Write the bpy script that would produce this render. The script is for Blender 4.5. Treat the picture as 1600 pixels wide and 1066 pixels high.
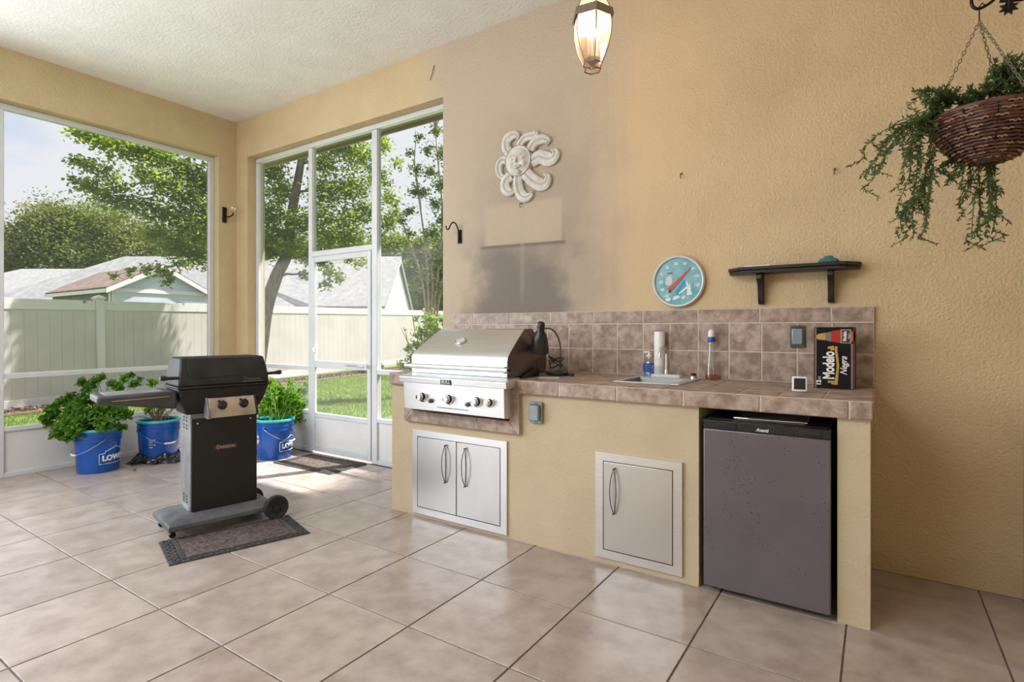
import bpy, bmesh, math, random
import numpy as np
from mathutils import Vector, Matrix, Euler, Quaternion
for o in list(bpy.data.objects): bpy.data.objects.remove(o, do_unlink=True)
scene = bpy.context.scene
COL = scene.collection
PI = math.pi
R = math.radians
random.seed(7); RNG = np.random.default_rng(7)

# ---------------- camera, sky, sun, exposure ----------------
cam = bpy.data.cameras.new('camera'); camo = bpy.data.objects.new('camera', cam); COL.objects.link(camo)
cam.sensor_width = 36; cam.lens = 36 * 857 / 1600; cam.shift_y = -18 / 1600
cam.clip_start = .05; cam.clip_end = 500
camo.location = (0, 0, 1.2)
camo.rotation_euler = (R(90), 0, math.atan2(857, 1288))
scene.camera = camo
scene.view_settings.view_transform = 'Standard'; scene.view_settings.look = 'None'
scene.view_settings.gamma = 1; scene.view_settings.use_curve_mapping = False
scene.view_settings.exposure = EXPOSURE = 1.38

w = bpy.data.worlds.new('sky'); scene.world = w; w.use_nodes = True
nt = w.node_tree; nt.nodes.clear()
def N(nt, t, **k):
    n = nt.nodes.new(t)
    for a, b in k.items(): setattr(n, a, b)
    return n
tc = N(nt, 'ShaderNodeTexCoord'); mp = N(nt, 'ShaderNodeMapping'); mp.inputs['Scale'].default_value = (1, 1, 2.6)
nz = N(nt, 'ShaderNodeTexNoise'); nz.inputs['Scale'].default_value = 1.7; nz.inputs['Detail'].default_value = 7; nz.inputs['Roughness'].default_value = .5
rp = N(nt, 'ShaderNodeValToRGB')
rp.color_ramp.elements[0].position = .38; rp.color_ramp.elements[0].color = (.26, .43, .72, 1)
rp.color_ramp.elements[1].position = .50; rp.color_ramp.elements[1].color = (.68, .70, .74, 1)
bg = N(nt, 'ShaderNodeBackground'); bg.inputs['Strength'].default_value = .92
ow = N(nt, 'ShaderNodeOutputWorld')
# haze: whiter towards the horizon and round the sun
dt = N(nt, 'ShaderNodeVectorMath', operation='DOT_PRODUCT'); nm = N(nt, 'ShaderNodeVectorMath', operation='NORMALIZE'); nt.links.new(tc.outputs['Generated'], nm.inputs[0]); nt.links.new(nm.outputs[0], dt.inputs[0]); dt.inputs[1].default_value = Vector((.50, 1, 2.07)).normalized()
m1 = N(nt, 'ShaderNodeMapRange'); m1.inputs[1].default_value = .1; m1.inputs[2].default_value = .75; m1.inputs[4].default_value = .22; nt.links.new(dt.outputs['Value'], m1.inputs[0])
sz = N(nt, 'ShaderNodeSeparateXYZ'); nt.links.new(nm.outputs[0], sz.inputs[0])
m2 = N(nt, 'ShaderNodeMapRange'); m2.inputs[1].default_value = .0; m2.inputs[2].default_value = .32; m2.inputs[3].default_value = .12; m2.inputs[4].default_value = 0; nt.links.new(sz.outputs[2], m2.inputs[0])
s1 = N(nt, 'ShaderNodeMath', operation='ADD'); s2 = N(nt, 'ShaderNodeMath', operation='ADD'); nt.links.new(m1.outputs[0], s1.inputs[0]); nt.links.new(m2.outputs[0], s1.inputs[1]); nt.links.new(s1.outputs[0], s2.inputs[0]); nt.links.new(nz.outputs[0], s2.inputs[1])
for a, b in ((tc.outputs['Generated'], mp.inputs['Vector']), (mp.outputs[0], nz.inputs['Vector']), (s2.outputs[0], rp.inputs[0]), (rp.outputs[0], bg.inputs[0]), (bg.outputs[0], ow.inputs[0])):
    nt.links.new(a, b)
sun = bpy.data.lights.new('sun', 'SUN'); sun.energy = 8.5; sun.angle = .02; sun.color = (1, .97, .91)
suno = bpy.data.objects.new('sun', sun); COL.objects.link(suno)
suno.rotation_euler = Vector((.50, 1, 2.07)).to_track_quat('Z', 'Y').to_euler()
suno.location = (3, 12, 24)
def area(name, loc, rot, sx, sy, e, col):
    l = bpy.data.lights.new(name, 'AREA'); l.shape = 'RECTANGLE'; l.size = sx; l.size_y = sy; l.energy = e; l.color = col
    o = bpy.data.objects.new(name, l); COL.objects.link(o); o.location = loc; o.rotation_euler = rot
area('ceiling_fill', (-3.0, -1.2, 3.36), (R(22), 0, R(8)), 3.0, 1.6, 76, (.90, .95, 1))  # added fill near the ceiling to brighten the porch, no fixture there
area('side_fill', (-5.70, -.9, 1.75), (0, R(-90), 0), 2.3, 4.0, 70, (.86, .93, 1))  # added fill inside the left screens, brightens the porch beyond the real daylight

# ---------------- measured data ----------------
OAK_TRUNK = [(-11.357,6.857,-0.144),(-11.229,6.942,0.85),(-11.124,7.012,1.662),(-10.937,7.136,2.362),(-10.739,7.268,2.88),(-10.669,7.315,3.65),(-10.588,7.369,4.211),(-10.494,7.431,4.841),(-10.425,7.477,5.541),(-10.378,7.508,6.311)]
OAK_LEFT = [(-11.678,3.76,4.639,0.22),(-11.593,3.938,4.63,0.3),(-11.474,4.136,4.551,0.36),(-11.417,4.415,4.502,0.4),(-11.348,4.701,4.473,0.42),(-11.267,4.995,4.477,0.45),(-11.175,5.296,4.329,0.45),(-11.103,5.585,4.098,0.45),(-11.678,3.76,4.146,0.2),(-11.492,3.885,4.079,0.24),(-11.474,4.136,4.025,0.3),(-11.312,4.244,3.75,0.3),(-11.168,4.701,4.028,0.4),(-11.089,4.993,3.904,0.45),(-11.072,5.365,3.736,0.5),(-11.1,5.707,3.426,0.5),(-11.8,3.8,3.815,0.2),(-11.712,3.978,3.75,0.28),(-11.591,4.179,3.591,0.32),(-11.417,4.415,3.499,0.34),(-11.237,4.655,3.475,0.36),(-11.159,4.947,3.363,0.4),(-11.07,5.246,3.222,0.5),(-11.071,5.606,2.964,0.5),(-11.529,4.941,3.038,0.35),(-11.278,5.228,2.771,0.4),(-11.124,5.571,2.586,0.35),(-11.32,4.479,2.25,0.16),(-11.168,4.701,2.296,0.2),(-11.021,4.918,2.283,0.22),(-10.981,4.945,2.093,0.15),(-10.859,5.146,2.438,0.22),(-11.466,4.262,2.159,0.13),(-11.209,5.994,4.01,0.6),(-11.133,6.286,4.592,0.7),(-11.2,6.121,3.376,0.6),(-11.159,6.508,3.839,0.7),(-11.141,6.64,3.043,0.55),(-10.956,5.923,4.858,0.6),(-11.022,6.359,5.39,0.7)]
OAK_RIGHT = [(-11.019,7.082,4.659,0.5),(-11.025,7.318,4.261,0.5),(-11.019,7.082,3.72,0.55),(-10.961,7.121,3.258,0.5),(-10.962,7.0,2.866,0.35),(-10.492,7.193,2.99,0.35),(-10.32,7.307,3.472,0.5),(-10.378,7.508,2.74,0.3),(-10.262,7.345,2.37,0.22),(-10.669,7.555,5.328,0.6),(-10.423,7.959,4.962,0.55),(-10.279,7.935,4.286,0.6),(-10.145,7.664,3.65,0.55),(-10.077,7.949,3.264,0.5),(-9.941,8.28,3.66,0.55),(-10.04,8.454,4.435,0.6),(-10.075,8.671,5.233,0.6),(-10.285,8.291,5.464,0.55),(-9.734,8.658,3.92,0.45),(-9.854,9.058,4.765,0.45),(-9.601,9.227,4.31,0.35),(-9.59,9.114,3.684,0.35),(-9.877,9.283,5.667,0.35),(-9.693,9.525,5.235,0.25),(-9.464,9.197,3.909,0.3),(-9.861,8.213,3.209,0.4),(-9.626,8.849,3.275,0.3),(-9.804,7.65,2.439,0.25),(-9.632,7.765,2.302,0.2),(-9.884,7.597,2.164,0.2),(-10.002,7.638,2.63,0.25),(-9.603,8.264,2.666,0.2),(-9.442,8.491,2.707,0.16),(-9.62,8.013,2.74,0.18),(-10.844,7.198,5.961,0.55),(-10.398,7.855,6.223,0.6),(-10.075,8.671,6.204,0.5),(-10.933,6.658,5.937,0.5),(-10.551,7.634,7.108,0.6),(-10.893,6.926,6.776,0.5),(-10.324,8.505,7.249,0.5),(-11.264,7.64,6.86,0.45),(-9.97,7.78,6.661,0.45)]
MYRTLE_STEMS = [[(-7.504,8.219,-0.122),(-7.504,8.219,1.136),(-7.547,8.191,1.778),(-7.643,8.127,2.419),(-7.803,8.02,2.933),(-7.932,7.935,3.382),(-8.038,7.864,3.703)],[(-7.483,8.234,-0.122),(-7.483,8.234,1.393),(-7.504,8.219,2.163),(-7.547,8.191,2.933),(-7.632,8.134,3.703),(-7.718,8.077,4.473),(-7.696,8.091,5.051)],[(-7.461,8.248,-0.122),(-7.44,8.262,1.393),(-7.419,8.276,2.163),(-7.483,8.234,2.804),(-7.59,8.163,3.318),(-7.643,8.127,3.96),(-7.739,8.063,4.601)],[(-7.419,8.276,-0.122),(-7.397,8.291,1.393),(-7.333,8.333,2.291),(-7.269,8.376,3.061),(-7.269,8.376,3.831),(-7.333,8.333,4.601),(-7.376,8.305,5.243)],[(-7.397,8.291,-0.122),(-7.354,8.319,1.393),(-7.226,8.404,2.291),(-7.119,8.475,3.189),(-7.034,8.532,4.088),(-7.034,8.532,4.986)]]
MYRTLE = [(-8.038,7.864,3.677,0.15),(-7.932,7.935,3.382,0.18),(-7.803,8.02,3.575,0.22),(-7.718,8.077,3.96,0.22),(-7.696,8.091,4.409,0.22),(-7.803,8.02,4.73,0.16),(-7.643,8.127,5.051,0.16),(-7.504,8.219,4.794,0.2),(-7.354,8.319,5.179,0.2),(-7.269,8.376,4.73,0.25),(-7.461,8.248,4.345,0.25),(-7.269,8.376,4.088,0.3),(-7.568,8.177,3.96,0.2),(-7.376,8.305,3.703,0.25),(-7.803,8.02,3.125,0.18),(-7.643,8.127,2.869,0.2),(-7.429,8.269,3.125,0.25),(-7.216,8.411,3.382,0.3),(-7.803,8.02,2.548,0.16),(-7.354,8.319,2.548,0.25),(-7.59,8.163,2.291,0.18),(-7.162,8.447,2.676,0.3),(-7.269,8.376,2.034,0.25),(-7.718,8.077,2.034,0.14),(-6.948,8.589,3.575,0.4),(-7.002,8.554,4.473,0.4),(-7.376,8.305,5.654,0.25),(-7.162,8.447,6.013,0.3),(-7.59,8.163,5.5,0.2)]
SHRUB = [(-5.426,5.998,1.34,0.2),(-5.52,5.936,1.153,0.2),(-5.597,5.885,0.967,0.18),(-5.325,6.066,1.153,0.2),(-5.636,5.859,0.78,0.16),(-5.706,5.812,0.92,0.1),(-5.768,5.771,0.687,0.12),(-5.52,5.936,0.873,0.2),(-5.364,6.04,0.92,0.2),(-5.737,5.792,1.2,0.05),(-5.582,5.895,1.359,0.09),(-5.287,6.092,1.34,0.12),(-5.675,5.833,0.547,0.14),(-5.481,5.962,0.593,0.2)]
FAR_LEFT = [(-50.853,13.008,6.661,2.35),(-51.346,12.68,5.523,2.35),(-50.02,13.563,7.799,2.21),(-49.072,14.193,8.936,2.06),(-48.125,14.823,8.709,2.06),(-48.193,15.979,9.135,1.91),(-47.028,16.754,8.901,2.06),(-45.862,17.53,8.435,2.21),(-49.641,13.815,6.206,2.79),(-47.746,15.075,6.661,2.79),(-47.028,16.754,6.568,2.79),(-45.085,18.047,6.801,2.79),(-44.619,19.558,7.18,2.65),(-43.025,20.618,7.419,2.35),(-41.432,21.679,7.659,2.35),(-52.672,11.798,5.978,2.94)]
FAR_MID = [(-24.945,24.241,5.961,1.6),(-23.789,25.01,5.366,2),(-22.468,25.889,5.762,2.2),(-24.119,24.79,4.572,2.2),(-22.798,25.669,3.779,2.6),(-21.642,26.439,4.969,2.4),(-23.459,25.23,2.787,2),(-26.529,24.388,5.897,1.4),(-21.147,26.768,3.58,2.6)]
FAR_RIGHT = [(-31.483,22.293,6.241,1.5),(-30.084,23.223,6.661,1.6),(-28.686,24.154,6.661,1.5),(-32.882,21.362,6.451,1.7),(-34.281,20.431,6.661,1.8)]
VINES = [[(0.225,2.34,1.954),(0.16,2.29,1.986),(0.115,2.26,1.982),(0.079,2.25,1.936)],[(0.207,2.34,1.95),(0.141,2.28,1.929),(0.101,2.2399999999999998,1.886),(0.085,2.2399999999999998,1.858)],[(0.194,2.34,1.937),(0.127,2.26,1.894),(0.063,2.2399999999999998,1.874),(0.018,2.2199999999999998,1.834),(-0.01,2.2199999999999998,1.796)],[(0.188,2.34,1.93),(0.095,2.2399999999999998,1.887),(0.044,2.2199999999999998,1.829),(0.018,2.2199999999999998,1.764),(-0.015,2.2199999999999998,1.718)],[(0.176,2.34,1.933),(0.116,2.28,1.895),(0.086,2.26,1.817),(0.07,2.26,1.726)],[(0.176,2.34,1.941),(0.137,2.32,1.903),(0.117,2.31,1.825),(0.111,2.31,1.747),(0.088,2.31,1.663)],[(0.182,2.34,1.948),(0.144,2.34,1.924),(0.131,2.34,1.831),(0.128,2.34,1.735),(0.119,2.34,1.649),(0.112,2.34,1.557)],[(0.184,2.3699999999999997,1.965),(0.153,2.3699999999999997,1.916),(0.146,2.3699999999999997,1.82),(0.14,2.3699999999999997,1.725),(0.13,2.3699999999999997,1.629),(0.123,2.3699999999999997,1.556)],[(0.144,2.34,1.765),(0.138,2.34,1.686),(0.135,2.34,1.622),(0.166,2.34,1.591)],[(0.144,2.34,1.717),(0.112,2.34,1.641),(0.089,2.34,1.612),(0.085,2.34,1.56)],[(0.224,2.3899999999999997,1.796),(0.2,2.3699999999999997,1.771),(0.178,2.3699999999999997,1.731)],[(0.242,2.3899999999999997,1.785),(0.228,2.3699999999999997,1.743),(0.209,2.3699999999999997,1.678)],[(0.267,2.3899999999999997,1.773),(0.271,2.38,1.707),(0.246,2.3699999999999997,1.622)],[(0.286,2.4,1.764),(0.285,2.3899999999999997,1.691),(0.279,2.3899999999999997,1.598),(0.273,2.3899999999999997,1.513)],[(0.298,2.4,1.762),(0.302,2.3899999999999997,1.681),(0.302,2.3899999999999997,1.603),(0.285,2.3899999999999997,1.551)],[(0.31,2.4,1.76),(0.32,2.3899999999999997,1.686),(0.326,2.3899999999999997,1.608),(0.314,2.3899999999999997,1.54)],[(0.324,2.4,1.757),(0.326,2.3899999999999997,1.701),(0.331,2.3899999999999997,1.623)]]
TOPS = [(0.16,2.3000000000000003,1.97,0.035),(0.201,2.35,1.986,0.035),(0.238,2.35,1.962,0.03),(0.28,2.35,1.967,0.03),(0.312,2.37,1.998,0.035),(0.33,2.38,2.043,0.035),(0.353,2.38,2.052,0.035),(0.382,2.38,2.037,0.04),(0.365,2.38,1.996,0.05),(0.393,2.38,2.004,0.05),(0.33,2.38,1.997,0.03)]
SUN_RAYS = [([(-0.07,0.062),(-0.111,0.12),(-0.104,0.175),(-0.056,0.199),(-0.013,0.188),(-0.01,0.165)],0.0726),([(0.003,0.099),(0.023,0.134),(0.056,0.158),(0.107,0.162),(0.146,0.17),(0.136,0.184)],0.0581),([(0.095,0.06),(0.114,0.095),(0.152,0.12),(0.202,0.121),(0.239,0.101),(0.23,0.079)],0.069),([(0.107,-0.019),(0.171,0.003),(0.233,-0.024),(0.282,-0.016),(0.294,0.016),(0.269,0.031)],0.0908),([(0.056,-0.092),(0.107,-0.144),(0.165,-0.185),(0.215,-0.187),(0.236,-0.15),(0.213,-0.124)],0.0871),([(-0.006,-0.105),(-0.01,-0.16),(0.01,-0.229),(0.056,-0.263),(0.095,-0.252),(0.104,-0.231)],0.0762),([(-0.063,-0.09),(-0.111,-0.117),(-0.121,-0.166),(-0.09,-0.204),(-0.053,-0.204),(-0.046,-0.182)],0.0762),([(-0.09,0.021),(-0.145,0.03),(-0.176,-0.005),(-0.172,-0.056),(-0.145,-0.092),(-0.134,-0.079)],0.0581)]
SUN_C = (-2.118,3.27,2.395)
BASIL1 = [(-5.747,1.641,0.457,0.05),(-5.757,1.695,0.529,0.06),(-5.747,1.761,0.587,0.06),(-5.723,1.897,0.74,0.05),(-5.643,2.011,0.791,0.04),(-5.469,2.066,0.701,0.05),(-5.433,2.15,0.802,0.035),(-5.373,2.19,0.769,0.03),(-5.274,2.016,0.379,0.05),(-5.531,1.725,0.307,0.045),(-5.504,1.803,0.457,0.1),(-5.743,1.704,0.475,0.07),(-5.615,1.729,0.404,0.09),(-5.609,1.793,0.529,0.1),(-5.64,1.893,0.597,0.09),(-5.465,1.769,0.376,0.1),(-5.475,1.882,0.475,0.11),(-5.503,1.984,0.514,0.1),(-5.291,1.885,0.428,0.09),(-5.412,2.045,0.487,0.09),(-5.357,2.081,0.471,0.06),(-5.677,1.928,0.701,0.06),(-5.631,1.959,0.757,0.05),(-5.515,2.036,0.729,0.05),(-5.423,2.097,0.773,0.05),(-5.354,2.143,0.729,0.05),(-5.693,1.797,0.63,0.06),(-5.788,1.674,0.411,0.05),(-5.65,1.706,0.335,0.07)]
BASIL2 = [(-5.61,2.393,0.694,0.05),(-5.575,2.416,0.605,0.05),(-5.529,2.327,0.471,0.05),(-5.54,2.439,0.456,0.05),(-5.58,2.413,0.528,0.04)]
BASIL3 = [(-5.016,3.148,0.412,0.1),(-4.854,3.257,0.318,0.1),(-4.809,3.347,0.329,0.08),(-4.997,3.281,0.494,0.13),(-4.863,3.37,0.494,0.12),(-5.027,3.141,0.349,0.07),(-5.077,3.228,0.462,0.1),(-5.024,3.264,0.59,0.09),(-4.97,3.299,0.398,0.11),(-4.917,3.335,0.526,0.1),(-4.837,3.388,0.398,0.09),(-4.897,3.468,0.566,0.08),(-4.854,3.497,0.645,0.05),(-4.979,3.413,0.658,0.05),(-5.05,3.246,0.68,0.05),(-4.783,3.424,0.43,0.06),(-5.131,3.193,0.577,0.08),(-4.897,3.168,0.326,0.07)]

# ---------------- helpers ----------------
def noise_mat(name, c1, c2=None, scale=8, rough=.6, metal=0, bump=0, bscale=60, bdist=.01, detail=4, lo=.35, hi=.65,
              coord='Object', rand=0, stretch=None, spec=.5, extra=None, hue=0):
    m = bpy.data.materials.new(name); m.use_nodes = True
    t = m.node_tree; b = t.nodes['Principled BSDF']
    b.inputs['Roughness'].default_value = rough; b.inputs['Metallic'].default_value = metal
    b.inputs['Specular IOR Level'].default_value = spec
    L = t.links.new
    tx = N(t, 'ShaderNodeTexCoord')
    vec = tx.outputs['Object']
    if coord == 'World': vec = N(t, 'ShaderNodeNewGeometry').outputs['Position']
    if rand:
        oi = N(t, 'ShaderNodeObjectInfo'); vm = N(t, 'ShaderNodeVectorMath', operation='SCALE'); 
        cx = N(t, 'ShaderNodeCombineXYZ'); 
        for i in range(3): L(oi.outputs['Random'], cx.inputs[i])
        L(cx.outputs[0], vm.inputs[0]); vm.inputs['Scale'].default_value = rand * 37
        va = N(t, 'ShaderNodeVectorMath', operation='ADD'); L(vec, va.inputs[0]); L(vm.outputs[0], va.inputs[1]); vec = va.outputs[0]
    if stretch:
        mp = N(t, 'ShaderNodeMapping'); mp.inputs['Scale'].default_value = stretch; L(vec, mp.inputs[0]); vec = mp.outputs[0]
    col = None
    if c2 is not None:
        n = N(t, 'ShaderNodeTexNoise'); n.inputs['Scale'].default_value = scale; n.inputs['Detail'].default_value = detail; n.inputs['Roughness'].default_value = .6
        L(vec, n.inputs['Vector'])
        r = N(t, 'ShaderNodeValToRGB'); e = r.color_ramp.elements
        e[0].position = lo; e[0].color = (*c1, 1); e[1].position = hi; e[1].color = (*c2, 1)
        L(n.outputs[0], r.inputs[0]); col = r.outputs[0]
        if hue:
            oi = N(t, 'ShaderNodeObjectInfo'); mr = N(t, 'ShaderNodeMapRange'); mr.inputs[3].default_value = 1 - hue; mr.inputs[4].default_value = 1 + hue
            L(oi.outputs['Random'], mr.inputs[0]); mx = N(t, 'ShaderNodeVectorMath', operation='SCALE'); L(col, mx.inputs[0]); L(mr.outputs[0], mx.inputs['Scale']); col = mx.outputs[0]
        L(col, b.inputs['Base Color'])
    else: b.inputs['Base Color'].default_value = (*c1, 1)
    if bump:
        n2 = N(t, 'ShaderNodeTexNoise'); n2.inputs['Scale'].default_value = bscale; n2.inputs['Detail'].default_value = 3
        L(vec, n2.inputs['Vector'])
        bp = N(t, 'ShaderNodeBump'); bp.inputs['Strength'].default_value = bump; bp.inputs['Distance'].default_value = bdist
        L(n2.outputs[0], bp.inputs['Height']); L(bp.outputs[0], b.inputs['Normal'])
    m['_vec'] = 0
    return m
def plain(name, c, rough=.5, metal=0, emit=0, spec=.5):
    c2 = tuple(min(1, x * 1.06 + .003) for x in c)
    m = noise_mat(name, tuple(x * .94 for x in c), c2, 25, rough, metal, spec=spec)
    if emit:
        b = m.node_tree.nodes['Principled BSDF']; b.inputs['Emission Color'].default_value = (*c, 1); b.inputs['Emission Strength'].default_value = emit
    return m
def leaf_mat(name, c1, c2, scale=5, trans=.45):
    m = noise_mat(name, c1, c2, scale, .65, coord='World', detail=6, lo=.3, hi=.7, spec=.2)
    t = m.node_tree; b = t.nodes['Principled BSDF']; L = t.links.new
    src = b.inputs['Base Color'].links[0].from_socket
    tr = N(t, 'ShaderNodeBsdfTranslucent')
    g = N(t, 'ShaderNodeVectorMath', operation='MULTIPLY'); g.inputs[1].default_value = (1.5, 1.45, .7); L(src, g.inputs[0]); L(g.outputs[0], tr.inputs[0])
    mx = N(t, 'ShaderNodeMixShader'); mx.inputs[0].default_value = trans
    L(b.outputs[0], mx.inputs[1]); L(tr.outputs[0], mx.inputs[2]); L(mx.outputs[0], t.nodes['Material Output'].inputs[0])
    return m

def tag(o, label=None, cat=None, group=None, kind=None):
    if label: o['label'] = label
    if cat: o['category'] = cat
    if group: o['group'] = group
    if kind: o['kind'] = kind
    return o
def thing(name, label, cat, loc=(0, 0, 0), rz=0, group=None, rot=None):
    o = bpy.data.objects.new(name, None); o.empty_display_size = .1; COL.objects.link(o)
    o.location = loc; o.rotation_euler = rot if rot else (0, 0, rz)
    tag(o, label, cat, group)
    return o
def mat_of(o):
    return Matrix.LocRotScale(o.location, o.rotation_euler, o.scale)
def world_of(o):
    m = mat_of(o)
    while o.parent: o = o.parent; m = mat_of(o) @ m
    return m
class MB:
    def __init__(s): s.v = []; s.f = []; s.mi = []; s.cur = 0
    def add(s, vs, fs):
        k = len(s.v); s.v += [tuple(p) for p in vs]; s.f += [tuple(i + k for i in f) for f in fs]; s.mi += [s.cur] * len(fs); return s
    def box(s, x0, x1, y0, y1, z0, z1, M=None):
        vs = [Vector(p) for p in ((x0, y0, z0), (x1, y0, z0), (x1, y1, z0), (x0, y1, z0), (x0, y0, z1), (x1, y0, z1), (x1, y1, z1), (x0, y1, z1))]
        if M: vs = [M @ p for p in vs]
        return s.add(vs, [(0, 3, 2, 1), (4, 5, 6, 7), (0, 1, 5, 4), (1, 2, 6, 5), (2, 3, 7, 6), (3, 0, 4, 7)])
    def chbox(s, x0, x1, y0, y1, z0, z1, c, ax='z', M=None):
        # box with a chamfer round one face: ax is the outward side ('z' top, '-y' front)
        if ax == 'z':
            a = [(x0, y0, z0), (x1, y0, z0), (x1, y1, z0), (x0, y1, z0), (x0, y0, z1 - c), (x1, y0, z1 - c), (x1, y1, z1 - c), (x0, y1, z1 - c), (x0 + c, y0 + c, z1), (x1 - c, y0 + c, z1), (x1 - c, y1 - c, z1), (x0 + c, y1 - c, z1)]
        else:
            a = [(x0, y1, z0), (x0, y1, z1), (x1, y1, z1), (x1, y1, z0), (x0, y0 + c, z0), (x0, y0 + c, z1), (x1, y0 + c, z1), (x1, y0 + c, z0), (x0 + c, y0, z0 + c), (x0 + c, y0, z1 - c), (x1 - c, y0, z1 - c), (x1 - c, y0, z0 + c)]
        if M: a = [M @ Vector(p) for p in a]
        f = [(3, 2, 1, 0)]
        for b in (0, 4):
            for i in range(4): j = (i + 1) % 4; f.append((b + i, b + j, b + j + 4, b + i + 4))
        f.append((8, 9, 10, 11))
        return s.add(a, f)
    def lathe(s, prof, n=24, c=(0, 0, 0), M=None, a0=0, cap=True, sx=1, sy=1):
        vs = []; fs = []
        for (r, z) in prof:
            for i in range(n):
                a = a0 + 2 * PI * i / n; p = Vector((c[0] + r * math.cos(a) * sx, c[1] + r * math.sin(a) * sy, c[2] + z)); vs.append(M @ p if M else p)
        for k in range(len(prof) - 1):
            for i in range(n):
                j = (i + 1) % n; fs.append((k * n + i, k * n + j, (k + 1) * n + j, (k + 1) * n + i))
        if cap:
            if prof[0][0] > 1e-4: fs.append(tuple(range(n - 1, -1, -1)))
            if prof[-1][0] > 1e-4: fs.append(tuple((len(prof) - 1) * n + i for i in range(n)))
        return s.add(vs, fs)
    def tube(s, pts, r, n=8, closed=False, M=None):
        pts = [Vector(p) for p in pts]; m = len(pts)
        rs = r if hasattr(r, '__len__') else [r] * m
        vs = []; fs = []; up = None
        for i, p in enumerate(pts):
            if closed: t = pts[(i + 1) % m] - pts[i - 1]
            else: t = pts[min(i + 1, m - 1)] - pts[max(i - 1, 0)]
            if t.length < 1e-9: t = Vector((0, 0, 1))
            t.normalize()
            if up is None: up = Vector((0, 0, 1)) if abs(t.z) < .9 else Vector((1, 0, 0))
            a = t.cross(up); 
            if a.length < 1e-5: a = t.cross(Vector((.3, 1, .2)))
            a.normalize(); b = a.cross(t); up = b
            for k in range(n):
                an = 2 * PI * k / n; q = p + (a * math.cos(an) + b * math.sin(an)) * rs[i]; vs.append(M @ q if M else q)
        mm = m if closed else m - 1
        for i in range(mm):
            for k in range(n):
                j = (k + 1) % n; i2 = (i + 1) % m
                fs.append((i * n + k, i * n + j, i2 * n + j, i2 * n + k))
        if not closed: fs.append(tuple(range(n - 1, -1, -1))); fs.append(tuple((m - 1) * n + k for k in range(n)))
        return s.add(vs, fs)
    def prism(s, pts, a0, a1, ax='y', M=None):
        # polygon in the plane across ax, extruded from a0 to a1
        def P(p, a):
            q = {'x': (a, p[0], p[1]), 'y': (p[0], a, p[1]), 'z': (p[0], p[1], a)}[ax]
            return M @ Vector(q) if M else Vector(q)
        n = len(pts); vs = [P(p, a0) for p in pts] + [P(p, a1) for p in pts]
        fs = [tuple(range(n)), tuple(range(2 * n - 1, n - 1, -1))] + [(i, i + n, (i + 1) % n + n, (i + 1) % n) for i in range(n)]
        return s.add(vs, fs)
    def build(s, name, m, parent=None, smooth=None, bevel=0, glob=False, fix=True):
        me = bpy.data.meshes.new(name); me.from_pydata([tuple(p) for p in s.v], [], s.f); me.update()
        ms = m if isinstance(m, (list, tuple)) else [m]
        for q in ms: me.materials.append(q)
        if len(ms) > 1: me.polygons.foreach_set('material_index', s.mi)
        if fix:
            bm = bmesh.new(); bm.from_mesh(me); bmesh.ops.recalc_face_normals(bm, faces=bm.faces); bm.to_mesh(me); bm.free()
        if smooth:
            me.polygons.foreach_set('use_smooth', [True] * len(me.polygons)); me.set_sharp_from_angle(angle=R(smooth))
        o = bpy.data.objects.new(name, me); COL.objects.link(o)
        if parent:
            o.parent = parent
            if glob: me.transform(world_of(parent).inverted())
        elif len(s.v):
            a = np.array([tuple(p) for p in s.v]); c = Vector(((a[:, 0].min() + a[:, 0].max()) / 2, (a[:, 1].min() + a[:, 1].max()) / 2, a[:, 2].min()))
            me.transform(Matrix.Translation(-c)); o.location = c
        if bevel:
            bv = o.modifiers.new('bevel', 'BEVEL'); bv.width = bevel; bv.segments = 2; bv.limit_method = 'ANGLE'; bv.angle_limit = R(40)
            bv.harden_normals = False
            if not smooth: me.polygons.foreach_set('use_smooth', [True] * len(me.polygons)); me.set_sharp_from_angle(angle=R(35))
        return o
def copy_tree(o, parent=None):
    c = o.copy(); COL.objects.link(c); c.parent = parent
    for ch in o.children: copy_tree(ch, c)
    return c
def smoothpath(pts, n=8):
    # Catmull-Rom
    P = [Vector(p) for p in pts]; P = [2 * P[0] - P[1]] + P + [2 * P[-1] - P[-2]]; out = []
    for i in range(1, len(P) - 2):
        for k in range(n):
            t = k / n; a, b, c, d = P[i - 1], P[i], P[i + 1], P[i + 2]
            out.append(.5 * (2 * b + (c - a) * t + (2 * a - 5 * b + 4 * c - d) * t * t + (3 * b - a - 3 * c + d) * t ** 3))
    out.append(P[-2]); return out
def text_obj(name, body, size, m, parent, M, sx=1, bold=0, align='CENTER', depth=.0006, wrap=None, shear=0, spacing=1, label=None):
    cu = bpy.data.curves.new(name, 'FONT'); cu.body = body; cu.size = size; cu.align_x = align; cu.align_y = 'CENTER'; cu.offset = bold; cu.extrude = depth / 2
    cu.shear = shear; cu.space_character = spacing; cu.resolution_u = 3
    t = bpy.data.objects.new(name, cu); COL.objects.link(t)
    dg = bpy.context.evaluated_depsgraph_get(); me = bpy.data.meshes.new_from_object(t.evaluated_get(dg))
    bpy.data.objects.remove(t, do_unlink=True)
    me.transform(Matrix.Diagonal((sx, 1, 1, 1)))
    if wrap:
        r, a0 = wrap
        for v in me.vertices:
            a = a0 + v.co.x / r; rr = r + v.co.z + .0004; v.co = Vector((rr * math.cos(a), rr * math.sin(a), v.co.y))
    me.transform(M); me.materials.clear(); me.materials.append(m)
    o = bpy.data.objects.new(name, me); COL.objects.link(o); o.parent = parent
    if label: o['label'] = label
    return o
FRONT = Matrix.Rotation(R(90), 4, 'X')     # text plane xy -> xz, facing -Y
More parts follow.
